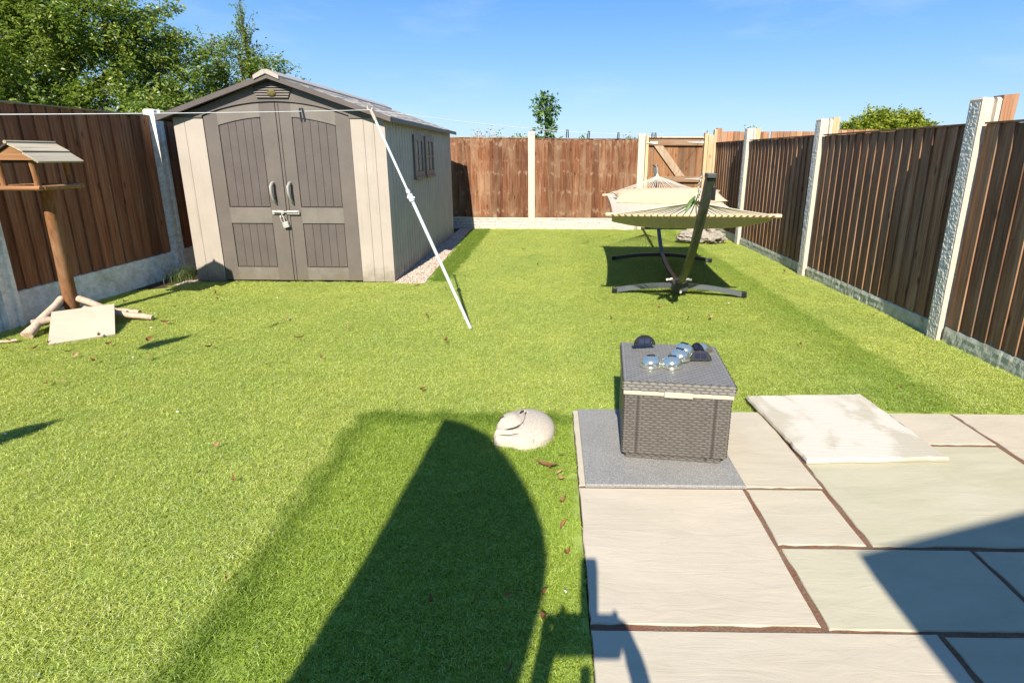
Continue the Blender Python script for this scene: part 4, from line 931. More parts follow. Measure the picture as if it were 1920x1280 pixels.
def wbox(x0,x1,y0,y1,z0,z1,name,cu=.034,cv=.0118,top=False,splits=None):
    m=MB(); m.bbox(x0+.001,x1-.001,y0+.001,y1-.001,z0,z1,.004); o=m.build(name,WICKER_D,box_)
    m=MB(); sp_=splits or [(x0,x1)]
    for a,b in sp_:
        weave(m,a,b,z0+.002,z1-.002,cu,cv,lambda u,v,h:(u,y0-h,v))
    weave(m,x0,x1,z0+.002,z1-.002,cu,cv,lambda u,v,h:(u,y1+h,v))
    weave(m,y0,y1,z0+.002,z1-.002,cu,cv,lambda u,v,h:(x0-h,u,v)); weave(m,y0,y1,z0+.002,z1-.002,cu,cv,lambda u,v,h:(x1+h,u,v))
    if top: weave(m,x0+.002,x1-.002,y0+.002,y1-.002,.03,.0115,lambda u,v,h:(u,v,z1+h*.5))
    m.build('weave',WICKER_SUNLIT if top else WICKER,o,recalc=False); return o
H_=.352
wbox(-W2+.008,W2-.01,-D2+.005,D2-.01,.028,.29,'body',splits=[(-W2+.008,-.158),(-.152,.145),(.151,W2-.01)])
wbox(-W2+.022,W2-.03,-D2+.018,D2-.02,.0,.026,'base',splits=[(-W2+.022,.125),(.132,W2-.03)])
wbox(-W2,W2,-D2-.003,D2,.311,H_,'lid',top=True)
m=MB(); m.bbox(-W2+.004,W2-.004,-D2-.001,D2-.004,.2915,.3095,.003); m.bbox(-.055,.055,-D2-.010,-D2-.0015,.291,.314,.002); m.build('cream_band',CREAM,box_)
# solar fence lights on the lid
TOPZ=bz+H_+.003
def quarter_dome(m,r_,n=16,k=8,depth=1.0):
    """half dome: flat half-disc in xz plane at y=0, bulging toward -y"""
    def fn(s,t):
        a=math.pi*s; b=math.pi/2*t
        return (r_*math.cos(a)*math.cos(b) , -r_*depth*math.sin(b), r_*math.sin(a)*math.cos(b))
    m.grid(fn,n,k)
SGR='solar fence lights on the wicker box lid'
def dome_light(x,y,rz,label,z=TOPZ,r_=.047):
    e=empty('solar_light',(x,y,z),label,'solar light',SGR,rz)
    m=MB(); m.grid(lambda s,t:(r_*math.cos(math.tau*s)*math.cos(math.pi/2*t),r_*.86*math.sin(math.tau*s)*math.cos(math.pi/2*t),.006+r_*.82*math.sin(math.pi/2*t)),28,10); m.build('chrome_dome',CHROME,e)
    m=MB(); m.grid(lambda s,t:(r_*1.05*math.cos(math.tau*s),r_*.9*math.sin(math.tau*s),.007*t),28,1); m.grid(lambda s,t:(r_*(1.05-.1*t)*math.cos(math.tau*s),r_*(.9-.1*t)*math.sin(math.tau*s),.007),28,1); m.build('rim',CHROME,e)
    m=MB(); m.bbox(-.017,.017,-.006,.010,.006+r_*.76,.006+r_*.84,.002); m.build('lamp_slot',BLACK,e)
    return e
def half_light(x,y,rz,tilt,label,z=TOPZ,r_=.045,length=.05,flipup=False):
    e=empty('solar_light',(x,y,z),label,'solar light',SGR,rz); e.rotation_euler=(tilt,0,rz)
    m=MB(); m.prism([(r_*math.cos(math.pi*i/16),r_*math.sin(math.pi*i/16)*.92+.001) for i in range(17)],-.006,0,'y'); m.build('solar_face',BLACK,e)
    m=MB()
    for sx_ in(-1,1): m.box(min(sx_*.002,sx_*.026),max(sx_*.002,sx_*.026),-.0075,-.0062,.009,.032)
    m.build('solar_cells',SOLAR,e)
    m=MB(); m.grid(lambda s,t:((r_+.002-.012*t*t)*math.cos(math.pi*s),.001+length*t-.008,((r_+.002-.012*t*t)*math.sin(math.pi*s))*.94),18,6); m.build('chrome_shell',CHROME,e)
    return e
dome_light(.427,2.025,.1,'chrome dome light at the front left of the cluster'); dome_light(.514,2.02,-.05,'chrome dome light at the front middle of the cluster')
dome_light(.563,2.095,-.6,'chrome dome light in the middle, leaning on the front middle one',TOPZ+.004); dome_light(.603,2.172,-.7,'chrome dome light furthest back in the cluster',TOPZ+.001)
half_light(.428,2.20,math.pi+.15+math.pi,-.25,'solar light standing up with its black half round face to the front, back left',TOPZ+.022,.050,.05)
half_light(.650,2.075,0,-.35,'solar light lying with its two dark cells facing the front, right side',TOPZ+.002,.046,.05)
half_light(.672,2.18,-1.1,-.1,'solar light turned sideways behind the one with the visible cells',TOPZ,.043,.06)

# ---------------------------------------------------------------- sleeping cat ornament
def seg(px,py,ax,ay,bx_,by_):
    t=max(0,min(1,((px-ax)*(bx_-ax)+(py-ay)*(by_-ay))/((bx_-ax)**2+(by_-ay)**2+1e-9))); return math.hypot(px-ax-(bx_-ax)*t,py-ay-(by_-ay)*t)
def smax(a,b,k=.012):
    h=max(0,min(1,.5+.5*(a-b)/k)); return b*(1-h)+a*h+k*h*(1-h)
def dome(x,y,cx,cy,rx,ry,h,p=.5):
    q=1-((x-cx)/rx)**2-((y-cy)/ry)**2; return h*q**p if q>0 else -.035
def cat_h(x,y,gr=1):
    z=dome(x,y,.012,.005,.132,.160,.060)
    hd=dome(x,y,-.058,.008,.068,.086,.072,.5); z=smax(z,hd,.007)
    z=smax(z,dome(x,y,-.090,-.012,.038,.036,.064),.008)           # muzzle
    tail=.034*max(0,1-(seg(x,y,-.105,-.108,.03,-.128)/.023)**2)**.5 if seg(x,y,-.105,-.108,.03,-.128)<.023 else -.035; z=smax(z,tail,.006)
    pw=.046*max(0,1-(seg(x,y,-.112,-.078,-.03,-.082)/.020)**2)**.5 if seg(x,y,-.112,-.078,-.03,-.082)<.020 else -.035; z=smax(z,pw,.006)
    for (ax,ay,bx_,by_,w_,dp) in((-.112,-.062,-.07,-.072,.005,.016),(-.07,-.072,-.030,-.068,.006,.028),(-.035,-.066,-.006,-.045,.004,.012),(-.006,-.045,-.001,.05,.006,.006),(-.116,.020,-.094,.008,.005,.02),(-.118,-.006,-.112,-.010,.004,.015),(-.020,.048,-.004,.074,.005,.03),(.004,.048,.008,.056,.005,.03),(-.115,-.098,-.02,-.104,.004,.008)):
        d_=seg(x,y,ax,ay,bx_,by_); z-=gr*dp*math.exp(-(d_/w_)**2)
    z=z+.008*math.exp(-((x+.018)/.016)**2-((y-.060)/.020)**2)
    return z
m=MB(); n_=150; V=[];F=[];idx={}
for j in range(n_+1):
    for i in range(n_+1):
        x=-.155+.32*i/n_; y=-.195+.37*j/n_; z=cat_h(x,y)
        idx[(i,j)]=len(V); V.append((x,y,max(z,-.03)))
for j in range(n_):
    for i in range(n_):
        k=[(i,j),(i+1,j),(i+1,j+1),(i,j+1)]
        if any(V[idx[q]][2]>-.029 for q in k): F.append(tuple(idx[q] for q in k))
m.add(V,F,True); o=m.build('cat_ornament',STONE,recalc=False); o.location=(-.118,2.138,.004)
for P_c,w_c in(([(-.112,-.060),(-.09,-.067),(-.07,-.070)],.0016),([(-.07,-.070),(-.05,-.070),(-.030,-.066),(-.016,-.056)],.0032),([(-.016,-.056),(-.004,-.038),(.003,-.01),(.005,.03)],.0011),([(-.116,.024),(-.106,.018),(-.094,.012)],.0026),([(-.117,-.002),(-.112,-.006)],.0024),([(-.022,.044),(-.014,.056),(-.006,.070)],.003),([(.002,.045),(.008,.056)],.003),([(-.10,-.098),(-.06,-.103),(-.02,-.105)],.0012)):
    mm=MB(); mm.tube([(x,y,cat_h(x,y,0)+.0005) for x,y in P_c],w_c,6); mm.build('crease_shade_line',SOIL_AND_SHADE,o)  # dark tubes laid over the carved creases paint in their shade
tag(o,'cream cast stone ornament of a curled up sleeping cat on the grass','ornament')

# ---------------------------------------------------------------- rock ornament
def rock(m,c,sx_,sy_,sz,seed,amp=.42):
    bm=bmesh.new(); bmesh.ops.create_icosphere(bm,subdivisions=5,radius=1)
    for v in bm.verts:
        p=v.co.copy(); q=p*1.7+Vector((seed,seed*2,0)); n1=mnoise.fractal(q,1.0,2.0,6); rg=1-abs(mnoise.noise(q*1.6))*2
        s_=1+amp*n1+.16*rg*amp*3
        v.co=Vector((c[0]+p.x*s_*sx_,c[1]+p.y*s_*sy_,c[2]+p.z*s_*sz))
    bm.verts.ensure_lookup_table(); m.add([v.co[:] for v in bm.verts],[[v.index for v in f_.verts] for f_ in bm.faces],True); bm.free()
rk=empty('rockery_stone',(2.18,7.42,0),'craggy grey holed rock ornament on the grass behind the hammock stand','rock')
m=MB(); rock(m,(-.10,0,.09),.20,.13,.095,3.1); rock(m,(.16,-.02,.085),.16,.12,.08,8.4)
m.build('lower_rock',ROCKM,rk)
m=MB()
P=[Vector((-.19,.02,.10)),Vector((-.15,.02,.19)),Vector((-.04,.02,.235)),Vector((.08,.01,.235)),Vector((.15,.0,.18)),Vector((.19,-.0,.11))]
Q=[]; 
for a,b in zip(P[:-1],P[1:]): Q+=[a.lerp(b,i/5) for i in range(5)]
Q.append(P[-1]); b0=len(m.v); m.tube(Q,[.05+.018*mnoise.noise(Vector((i*.7,3,1))) for i in range(len(Q))],14)
m.v=[tuple(Vector(v)+Vector(v).normalized()*.02*mnoise.fractal(Vector(v)*22,1,2,4)) for v in m.v]; m.build('arched_rock',ROCKM,rk)

# ---------------------------------------------------------------- foliage
def leaf_mesh(name,pos,tdir,ln,wd_,mt,tones,fold=.25,parent=None):
    """numpy leaf builder: pos (N,3), tdir (N,3)"""
    N_=len(pos); q=rng
    t=tdir/np.linalg.norm(tdir,axis=1,keepdims=True); rv=q.normal(size=(N_,3)); rv[:,2]=np.abs(rv[:,2])+.6; rv[:,1]-=.4
    nr=rv-(rv*t).sum(1,keepdims=True)*t; nr/=np.linalg.norm(nr,axis=1,keepdims=True); s_=np.cross(t,nr)
    l=(ln*q.uniform(.65,1.2,(N_,1))); w2=wd_*q.uniform(.7,1.2,(N_,1))*.5
    A=pos; B=pos+t*l*.45+s_*w2+nr*w2*fold; Cc=pos+t*l-nr*l*.12; D=pos+t*l*.45-s_*w2+nr*w2*fold; E_=pos+t*l*.5
    V=np.stack([A,B,Cc,D,E_],1).reshape(-1,3); b=np.arange(N_)*5
    F=np.stack([np.stack([b,b+1,b+4],1),np.stack([b+1,b+2,b+4],1),np.stack([b+2,b+3,b+4],1),np.stack([b+3,b,b+4],1)],1).reshape(-1,3)
    me=bpy.data.meshes.new(name); me.vertices.add(len(V)); me.vertices.foreach_set('co',V.ravel()); me.loops.add(F.size); me.loops.foreach_set('vertex_index',F.ravel().astype(np.int32))
    me.polygons.add(len(F)); me.polygons.foreach_set('loop_start',np.arange(0,F.size,3,dtype=np.int32)); me.polygons.foreach_set('loop_total',np.full(len(F),3,np.int32))
    at=me.attributes.new('tone','FLOAT','FACE'); at.data.foreach_set('value',np.repeat(tones,4)); me.materials.append(mt); me.update(calc_edges=True); me.validate()
    o=bpy.data.objects.new(name,me); C.objects.link(o); o.parent=parent; return o
def grow(m,p,d,length,rad,depth,tips,segs,spread=.6,up=.1,minr=.004,kids=3):
    n=5; pts=[p.copy()]; 
    for i in range(n):
        d=(d+Vector((random.gauss(0,.13),random.gauss(0,.13),random.gauss(0,.1)+up*.25))).normalized(); p=p+d*length/n; pts.append(p.copy())
        if depth<=1:
            segs.append((p.copy(),d.copy()))
    m.tube(pts,[rad*(1-.45*i/n) for i in range(n+1)],6 if depth<3 else 9,False)
    if depth==0: tips.append((p,d)); return
    for k in range(kids):
        nd=(d+Vector((random.gauss(0,spread),random.gauss(0,spread),random.gauss(0,spread*.7)+up))).normalized()
        grow(m,pts[random.choice([2,3,4,5])] if k else p,nd,length*random.uniform(.6,.85),rad*.52,depth-1,tips,segs,spread,up,minr,kids)
def crown_leaves(segs,per,jit,ln,wd_,mt,parent,lim=None,name='foliage'):
    P=[];D=[];T=[]
    for p,d in segs:
        base=random.uniform(-.12,.12)
        for k in range(per):
            j=Vector((random.gauss(0,jit),random.gauss(0,jit),random.gauss(0,jit)))
            q=p+j
            if lim and not lim(q): continue
            P.append(q[:]); dd=d*.5+Vector((random.gauss(0,.7),random.gauss(0,.7),random.gauss(0,.5)-.15)); D.append(dd[:]); T.append(min(1,max(0,random.gauss(.45,.2)+base)))
    return leaf_mesh(name,np.array(P),np.array(D),ln,wd_,mt,np.array(T),parent=parent)
def lump_crown(m,lumps,trunk,ntw,segs,root):
    """limbs from the trunk into ellipsoid lumps, with fine twigs spread through every lump's volume"""
    for (cx,cy,cz,rx,ry,rz_) in lumps:
        c=Vector((cx,cy,cz)); a=trunk(max(0,min(1,(cz-.9-root[2])/3)))
        mid=a.lerp(c,.5)+Vector((random.gauss(0,.12),random.gauss(0,.12),-.1)); m.tube(bez(a,mid,c,6),[.05*(1-.11*i) for i in range(7)],7,False)
        for k in range(int(ntw*rx*ry*rz_)+6):
            v=Vector((random.gauss(0,1),random.gauss(0,1),random.gauss(0,1))).normalized()
            rr_=random.random()**.33*random.uniform(.85,1.12); e=Vector((cx+v.x*rx*rr_,cy+v.y*ry*rr_,cz+v.z*rz_*rr_))
            st=c.lerp(e,random.uniform(.3,.65)); dd=(e-st).normalized()
            md_=st.lerp(e,.5)+Vector((0,0,.05))
            if random.random()<.5: m.tube([st,md_,e],[.009,.006,.002],4,False)
            L_=(e-st).length; ns=max(3,int(L_/.07))
            for i in range(ns): segs.append((st.lerp(e,(i+1)/ns)+Vector((0,0,-.02)),dd))
# the big fruit tree beyond the left fence
ft=empty('fruit_tree',(0,0,0),'large apple tree with yellow fruit beyond the left fence','tree')
m=MB(); m.tone=.5; root=Vector((-7.4,8.2,-.05))
trunk=lambda t:Vector((-7.4+.15*math.sin(t*3),8.2,-.05+3.0*t))
m.tube([trunk(i/10) for i in range(11)],[.17-.011*i for i in range(11)],12)
segs=[]
lumps=[(-7.9,8.2,3.2,1.0,1.1,1.1),(-6.6,7.8,3.0,.75,.9,.8),(-6.2,8.3,2.35,.7,.8,.6),(-5.75,8.6,2.25,.42,.6,.45),(-7.4,7.4,2.3,.9,.8,.8),(-8.6,7.6,2.5,.9,.9,1.0),(-8.3,7.0,3.6,.8,.8,.8),(-7.2,8.6,4.1,.9,.9,.7),(-6.6,8.8,2.9,.62,.7,.6),(-9.2,8.0,3.6,.9,.9,1.0),(-6.1,7.6,1.95,.55,.6,.5),(-5.6,7.3,1.75,.4,.5,.4),(-6.7,7.1,1.8,.6,.6,.5),(-6.9,6.6,2.5,.45,.5,.45),(-6.6,8.2,3.75,.4,.5,.45),(-7.2,7.7,3.3,.8,.7,.7),(-6.9,7.6,2.0,.8,.6,.6),(-7.9,7.2,1.9,.9,.7,.6),(-6.1,8.4,1.9,.6,.6,.5),(-5.7,8.2,1.85,.5,.5,.5),(-6.2,8.4,2.9,.55,.6,.5)]
lump_crown(m,lumps,trunk,150,segs,root)
# a few long whips beyond the outline
for a,b in(((-6.4,8.4,3.1),(-5.72,8.5,3.40)),((-6.3,8.4,2.9),(-5.6,8.6,2.95)),((-6.9,8.6,4.3),(-6.1,8.6,4.5)),((-5.9,8.6,2.5),(-5.35,8.6,2.78))):
    a,b=Vector(a),Vector(b); P=bez(a,a.lerp(b,.5)+Vector((0,0,.12)),b,10); m.tube(P,[.01*(1-.08*i) for i in range(11)],5,False)
    for q in P[2:]: segs+=[(q,(b-a).normalized())]*2
m.build('trunk',TREEBARK,ft,recalc=False)
crown_leaves(segs,22,.06,.068,.03,LEAF_FRUIT,ft)
import itertools
fs=random.sample([s for s in segs if s[0].y<8.3 and s[0].x>-8.8],34)
for p,d in fs:
    fm=MB(); s_=random.uniform(.028,.042); fm.sphere((p.x,p.y-.05,p.z-.07),s_,10,7); fm.build('apple',FRUIT,ft)
# the thin tree behind the shed
tt=empty('slender_tree',(0,0,0),'thin open crowned tree with a tall sparse spire behind the shed','tree')
m=MB(); segs=[]; root=Vector((-5.35,9.6,-.05)); m.tube([root,(-5.33,9.6,1.4),(-5.3,9.6,2.2)],[.08,.06,.045],9)
trunk=lambda t:Vector((-5.32,9.6,2.0*t))
m.tube([(-5.3,9.6,2.2),(-5.32,9.6,3.0),(-5.38,9.6,3.75)],[.035,.02,.005],6)
lump_crown(m,[(-5.75,9.6,2.55,.42,.4,.42),(-5.15,9.6,2.45,.5,.4,.32),(-5.35,9.6,2.85,.28,.3,.32),(-4.85,9.6,2.35,.3,.3,.22),(-5.9,9.6,2.2,.4,.4,.4),(-5.4,9.6,2.1,.7,.4,.3),(-5.0,9.6,2.15,.55,.4,.35),(-5.6,9.6,2.35,.5,.4,.35),(-5.1,9.6,2.65,.35,.3,.25),(-5.95,9.6,2.95,.42,.35,.36),(-5.5,9.6,2.95,.42,.35,.32),(-5.05,9.6,2.75,.42,.3,.28),(-6.2,9.6,2.5,.4,.4,.45)],trunk,260,segs,root)
s2=[]
for i in range(40):
    z=random.uniform(2.9,3.75); b=Vector((-5.34-.05*(z-3),9.6,z-.25)); w_=.42*(1-(z-2.9)/1.2); e=b+Vector((random.uniform(-w_,w_),random.uniform(-.2,.2),random.uniform(.15,.4)))
    m.tube([b,b.lerp(e,.5),e],[.006,.004,.002],4,False)
    for k in range(6): s2.append((b.lerp(e,(k+1)/6),(e-b).normalized()))
for b,e in(((-4.9,9.6,2.5),(-4.42,9.5,2.72)),((-4.8,9.6,2.4),(-4.48,9.5,2.52)),((-5.0,9.6,2.6),(-4.75,9.6,2.95)),((-6.0,9.6,2.9),(-6.15,9.6,3.4)),((-5.8,9.6,2.9),(-5.95,9.6,3.25))):
    b,e=Vector(b),Vector(e); m.tube([b,e],[.007,.003],4,False)
    for k in range(8): s2.append((b.lerp(e,k/7),(e-b).normalized()))
m.build('trunk',TREEBARK,tt,recalc=False)
crown_leaves(segs,15,.05,.062,.028,LEAF_FRUIT,tt); crown_leaves(s2,3,.025,.06,.028,LEAF_FRUIT,tt,name='spire_foliage')
# sapling above the back fence
sp=empty('sapling',(0,0,0),'young leafy sapling standing alone beyond the back fence','tree')
m=MB(); segs=[]; m.tube([(-.12,9.9,-.05),(-.12,9.9,1.4),(-.10,9.9,2.0),(-.08,9.9,2.3)],[.03,.02,.014,.004],8)
for z,w_ in((1.52,.36),(1.6,.33),(1.72,.2),(1.8,.15),(1.9,.2),(1.98,.24),(2.05,.24),(2.12,.22),(2.2,.17),(2.27,.1),(1.46,.36),(1.85,.14),(1.56,.36),(2.0,.22),(2.16,.2)):
    for k in range(5):
        b=Vector((-.11,9.9,z-.06)); a=random.uniform(0,math.tau); e=b+Vector((math.cos(a)*w_,math.sin(a)*w_*.8,random.uniform(.02,.14))); m.tube([b,e],[.004,.0015],4,False)
        for q in range(4): segs.append((b.lerp(e,.35+q*.2),(e-b).normalized()))
m.build('trunk',TREEBARK,sp,recalc=False); crown_leaves(segs,3,.03,.085,.05,LEAF_DARK,sp)
# round tree in the distance on the right
rt=empty('round_tree',(0,0,0),'round yellow green tree crown far beyond the right fence','tree')
m=MB(); segs=[]; trunk=lambda t:Vector((14.9,24,2.2*t)); m.tube([trunk(0),trunk(.5),trunk(1)],[.25,.2,.15],9)
lump_crown(m,[(13.7,24,2.35,.85,.9,.72),(14.4,24,2.6,.9,.9,.8),(15.2,24,2.6,.8,.9,.8),(15.8,24,2.65,.75,.9,.85),(16.35,24,2.4,.65,.8,.75),(15,23.7,2.0,1.6,.9,.8),(13.3,24,2.0,.5,.6,.5)],trunk,90,segs,(0,0,-.05))
m.build('trunk',TREEBARK,rt,recalc=False); crown_leaves(segs,11,.09,.14,.085,LEAF_YEL,rt)
# small tufts showing over the fences
def tuft(x,y,z0,z1,w_,n,mt,ln_,wd_,label,nm='shrub'):
    e=empty(nm,(0,0,0),label,'shrub'); m=MB(); sg=[]
    for i in range(n):
        a=random.uniform(-1,1); b=Vector((x+a*w_*.5,y+random.uniform(-.2,.2),-.05)); t=Vector((x+a*w_,y+random.uniform(-.3,.3),z0+(z1-z0)*random.uniform(.4,1)*(1-a*a*.5)))
        P=bez(b,b.lerp(t,.5)+Vector((0,0,.2)),t,8); m.tube(P,[.012*(1-.1*q) for q in range(9)],4,False)
        for q in P[4:]: sg+=[(q,Vector((0,0,1)))]*3
    m.build('stems',TREEBARK,e,recalc=False); crown_leaves(sg,4,.06,ln_,wd_,mt,e)
tuft(-1.25,10.2,1.3,1.74,.33,12,LEAF_PINK,.06,.02,'dry pinkish seed heads poking over the back fence beside the shed')
tuft(-1.05,10.3,1.3,1.80,.10,3,LEAF_DARK,.06,.025,'thin green sprig over the back fence beside the pinkish seed heads')
tuft(-.75,12,1.3,1.66,.20,16,LEAF_DARK,.07,.035,'small green bush top over the back fence left of the middle post')
tuft(.83,14,1.4,1.70,.12,8,LEAF_DARK,.07,.035,'tiny dark bush top over the back fence right of the sapling')
tuft(2.05,14,1.4,1.68,.12,8,LEAF_DARK,.07,.035,'tiny dark bush top just left of the gate')
tuft(5.2,14,1.5,1.90,.18,9,LEAF_YEL,.08,.04,'small green bush top above the neighbour fence right of the gate')
tuft(10.2,12.5,1.4,1.92,.16,8,LEAF_FRUIT,.06,.03,'wispy shrub top between the round tree and the nearest right post')
tuft(-4.4,9.4,1.6,2.85,.05,2,LEAF_FRUIT,.06,.03,'thin twig of leaves showing above the shed roof ridge')
# grass weeds by the shed corner
m=MB()
for i in range(170):
    x,y=random.gauss(-3.74,.06),random.gauss(5.02,.10); x=min(-3.58,max(-3.9,x)); l=random.uniform(.14,.30); a=random.gauss(-.3,1.1); dx,dy=math.cos(a)*random.uniform(.3,.8),math.sin(a)*random.uniform(.2,.6)
    m.tone=random.random(); P=[]; K=5
    for k in range(K+1):
        t=k/K; P.append(Vector((x+dx*l*t*t,y+dy*l*t*t,-.01+l*(t-.45*t*t))))
    s_=Vector((-dy,dx,0)).normalized()*.0028
    V=[]
    for k,p in enumerate(P): V+=[p-s_*(1-k/K*.9),p+s_*(1-k/K*.9)]
    m.add(V,[(2*k,2*k+1,2*k+3,2*k+2) for k in range(K)],True)
WEED=leafmat('weed_blade',[(.06,.10,.03),(.12,.18,.05),(.22,.28,.1),(.4,.38,.2)],.3)
tag(m.build('weed_clump',WEED,recalc=False),'long grassy weed clump between the left post and the shed corner','weeds')

# ---------------------------------------------------------------- dead leaves and petals
leaves=[(-2.95,2.97),(-2.75,2.56),(-2.6,2.58),(-2.69,2.59),(-2.47,2.94),(-2.73,3.24),(-2.87,3.6),(-3.6,4.11),(-2.75,2.86),(-3.31,3.13),(-1.44,1.97),(-1.38,1.77),(-1.22,1.73),(-.68,3.19),(-.71,3.24),(-.69,2.52),(-1.41,2.94),(-.96,3.78),(0,1.82),(.04,1.8),(-.13,2.01),(-.07,2.0),(1.07,3.79),(.91,4.12),(1.91,2.58),(2.6,3.94),(2.53,5.43),(-.9,5.16),(-.98,4.62),(.05,1.91),(.04,1.75),(-1.07,5.82),(-1.16,6.66),(-1.10,6.87),(-1.47,3.49),(-1.56,4.33),(-3.37,3.82),(-3.35,3.89),(-.96,1.25),(-.02,1.22),(-.33,1.18),(-.12,1.21),(1.25,3.8),(-.09,.99),(-1.69,2.82),(-1.71,3.26),(-3.06,3.97),(-2.86,4.21),(-3.59,3.17),(-3.48,3.03),(-3.31,3.04),(-3.04,3.0),(-2.92,3.14),(.47,3.78),(-.14,5.7),(-.37,6.69),(1.67,3.24),(-1.16,2.48),(-.01,1.13),(-3.2,3.5),(-3.45,3.4),(-3.1,3.3),(-2.5,3.6),(-3.0,4.4),(-3.5,4.5),(.05,1.62),(.04,1.5),(.055,1.36),(-2.2,3.1),(-2.0,3.7),(-3.65,2.95)]
protos=[]
for i in range(6):
    m=MB(); m.tone=[.15,.4,.6,.8,.3,.95][i]; 
    leafshape(m,(0,0,.012),(1,random.uniform(-.3,.3),random.uniform(-.1,.25)),(random.uniform(-.5,.5),random.uniform(-.9,.9),1),[.07,.055,.08,.05,.045,.065][i],[.022,.02,.026,.02,.024,.016][i],[1.2,2.2,.9,1.6,2.6,1.4][i])
    me=m.build('dead_leaf',DEAD,recalc=False); protos.append(me.data); bpy.data.objects.remove(me)
def groundz(x,y): return hz(x,y)
for i,(x,y) in enumerate(leaves):
    o=bpy.data.objects.new('dead_leaf',protos[random.randrange(6)]); C.objects.link(o); o.location=(x,y,groundz(x,y)+.026); o.rotation_euler=(random.gauss(0,.3),random.gauss(0,.25),random.uniform(0,6.28)); s_=random.uniform(.5,.95)*(.72 if y<2.6 else 1.15); o.scale=(s_,s_,s_)
    if x<-2.2 and y<4.8: lb,gp='curled brown dead leaf on the grass around the bird table','dead leaves around the bird table'
    elif x>-.2 and x<.1 and y<2.1: lb,gp='small red brown dead leaf on the grass along the patio edge','dead leaves along the patio edge'
    elif y<2.1: lb,gp='small brown dead leaf on the foreground lawn left of the patio','dead leaves on the foreground lawn'
    elif x<-.8 and y>4.4: lb,gp='small brown dead leaf on the dark turf beside the shed','dead leaves beside the shed'
    elif x>.3: lb,gp='tiny orange brown dead leaf on the right half of the lawn','dead leaves on the right half of the lawn'
    else: lb,gp='small brown dead leaf on the middle of the lawn','dead leaves in the middle of the lawn'
    tag(o,lb,'leaf',gp)
m=MB(); leafshape(m,(0,0,.008),(1,-.4,.05),(0,.2,1),.10,.03,.7); m.tone=.5; o=m.build('dead_leaf',DEAD,recalc=False); o.location=(-.01,1.83,.014); tag(o,'longest red brown curled leaf beside the grey slab','leaf')
m=MB(); m.tone=.5; m.tube([(-.012,0,0),(0,.004,.004),(.012,0,0)],[.004,.008,.003],6); pm=m.build('petal',LINE); pmd=pm.data; bpy.data.objects.remove(pm)
for x,y in [(-1.82,2.26),(-2.59,2.95),(-3.12,3.83),(1.74,5.11),(-.41,5.69),(-.66,3.75),(-2.4,4.31),(1.53,4.24),(-.34,5.06),(-.03,1.87),(.05,1.23),(-1.65,4.7),(-2.9,3.5),(-2.45,2.05),(.3,6.4)]:
    o=bpy.data.objects.new('petal',pmd); C.objects.link(o); o.location=(x,y,groundz(x,y)+.024); o.rotation_euler=(0,0,random.uniform(0,6)); s_=random.uniform(.35,.6); o.scale=(s_,s_,s_)
    tag(o,'tiny white petal lying on the artificial grass','petal','white petals scattered on the lawn')

# ---------------------------------------------------------------- unseen things behind the camera, several added only to throw the foreground shadows
def sh(x,y,z): return Vector((x-SX*1.0*z*KS,y-SY*z*KS,z))   # source point at height z of a shadow at ground (x,y)
pa=empty('shadow_parasol',(0,0,0),'unseen beige parasol shape added behind the viewpoint to cast the lawn shadow','parasol')  # added caster, its profile follows the outline of the foreground shadow
prof=[(2.252, -0.512, -0.506), (2.178, -0.518, -0.378), (2.104, -0.524, -0.276), (1.931, -0.538, -0.174), (1.78, -0.55, -0.105), (1.637, -0.562, -0.052), (1.499, -0.572, -0.015), (1.37, -0.582, -0.001), (1.239, -0.599, -0.011), (1.114, -0.616, -0.036), (0.977, -0.634, -0.066), (0.7, -0.7, -0.16), (0.3, -0.74, -0.25)]
m=MB(); V=[]; n_=20; Y_=-.95
rows=[]
for ys,xa_,xb_ in prof:
    z=(ys-Y_)/KS; off=SX*(ys-Y_); c=(xa_+xb_)/2-off; hw=(xb_-xa_)/2
    rows.append((c,z,hw))
for c,z,hw in rows:
    for j in range(n_):
        a=math.tau*j/n_; k=1+.05*math.cos(a*6); V.append((c+hw*math.cos(a),Y_+min(.06,hw)*.8*math.sin(a)*k,z))
m.add(V,[(i*n_+j,i*n_+(j+1)%n_,(i+1)*n_+(j+1)%n_,(i+1)*n_+j) for i in range(len(rows)-1) for j in range(n_)],True); m.build('canopy',PARA,pa)  # canopy of the added parasol
m=MB(); m.tone=.5; cx_=rows[-1][0]; m.tube([(cx_,Y_,-.02),(cx_,Y_,rows[-1][1]+.1)],.02,10); m.build('pole',DARKSTEEL,pa)
m=MB(); m.tube([(cx_,Y_,-.01),(cx_,Y_,.05),(cx_,Y_,.07)],[.22,.22,.05],20); m.build('base',DARKSTEEL,pa)
# invented flat canopy, its front corner placed to cast the patio shadow
pc=empty('shadow_canopy',(0,0,0),'unseen flat dark canopy on two posts added to shade the patio','canopy')
c0=sh(.99,1.41,2.2); c1=sh(1.72,1.625,2.2); k_=(c1.y-c0.y)/(c1.x-c0.x)
m=MB(); m.prism([(c0.x,c0.y),(c0.x+3.2,c0.y+3.2*k_),(c0.x+3.2,-3.0),(c0.x,-3.0)],2.12,2.2,'z'); m.build('roof',TAUPE_D,pc)  # top of the added shadow canopy
for x,y in((c0.x+.35,c0.y-.1),(c0.x+3,c0.y+3*k_-.1)):
    m=MB(); m.bbox(x,x+.09,y-.09,y,-.02,2.118,.004); m.build('post',TAUPE,pc)
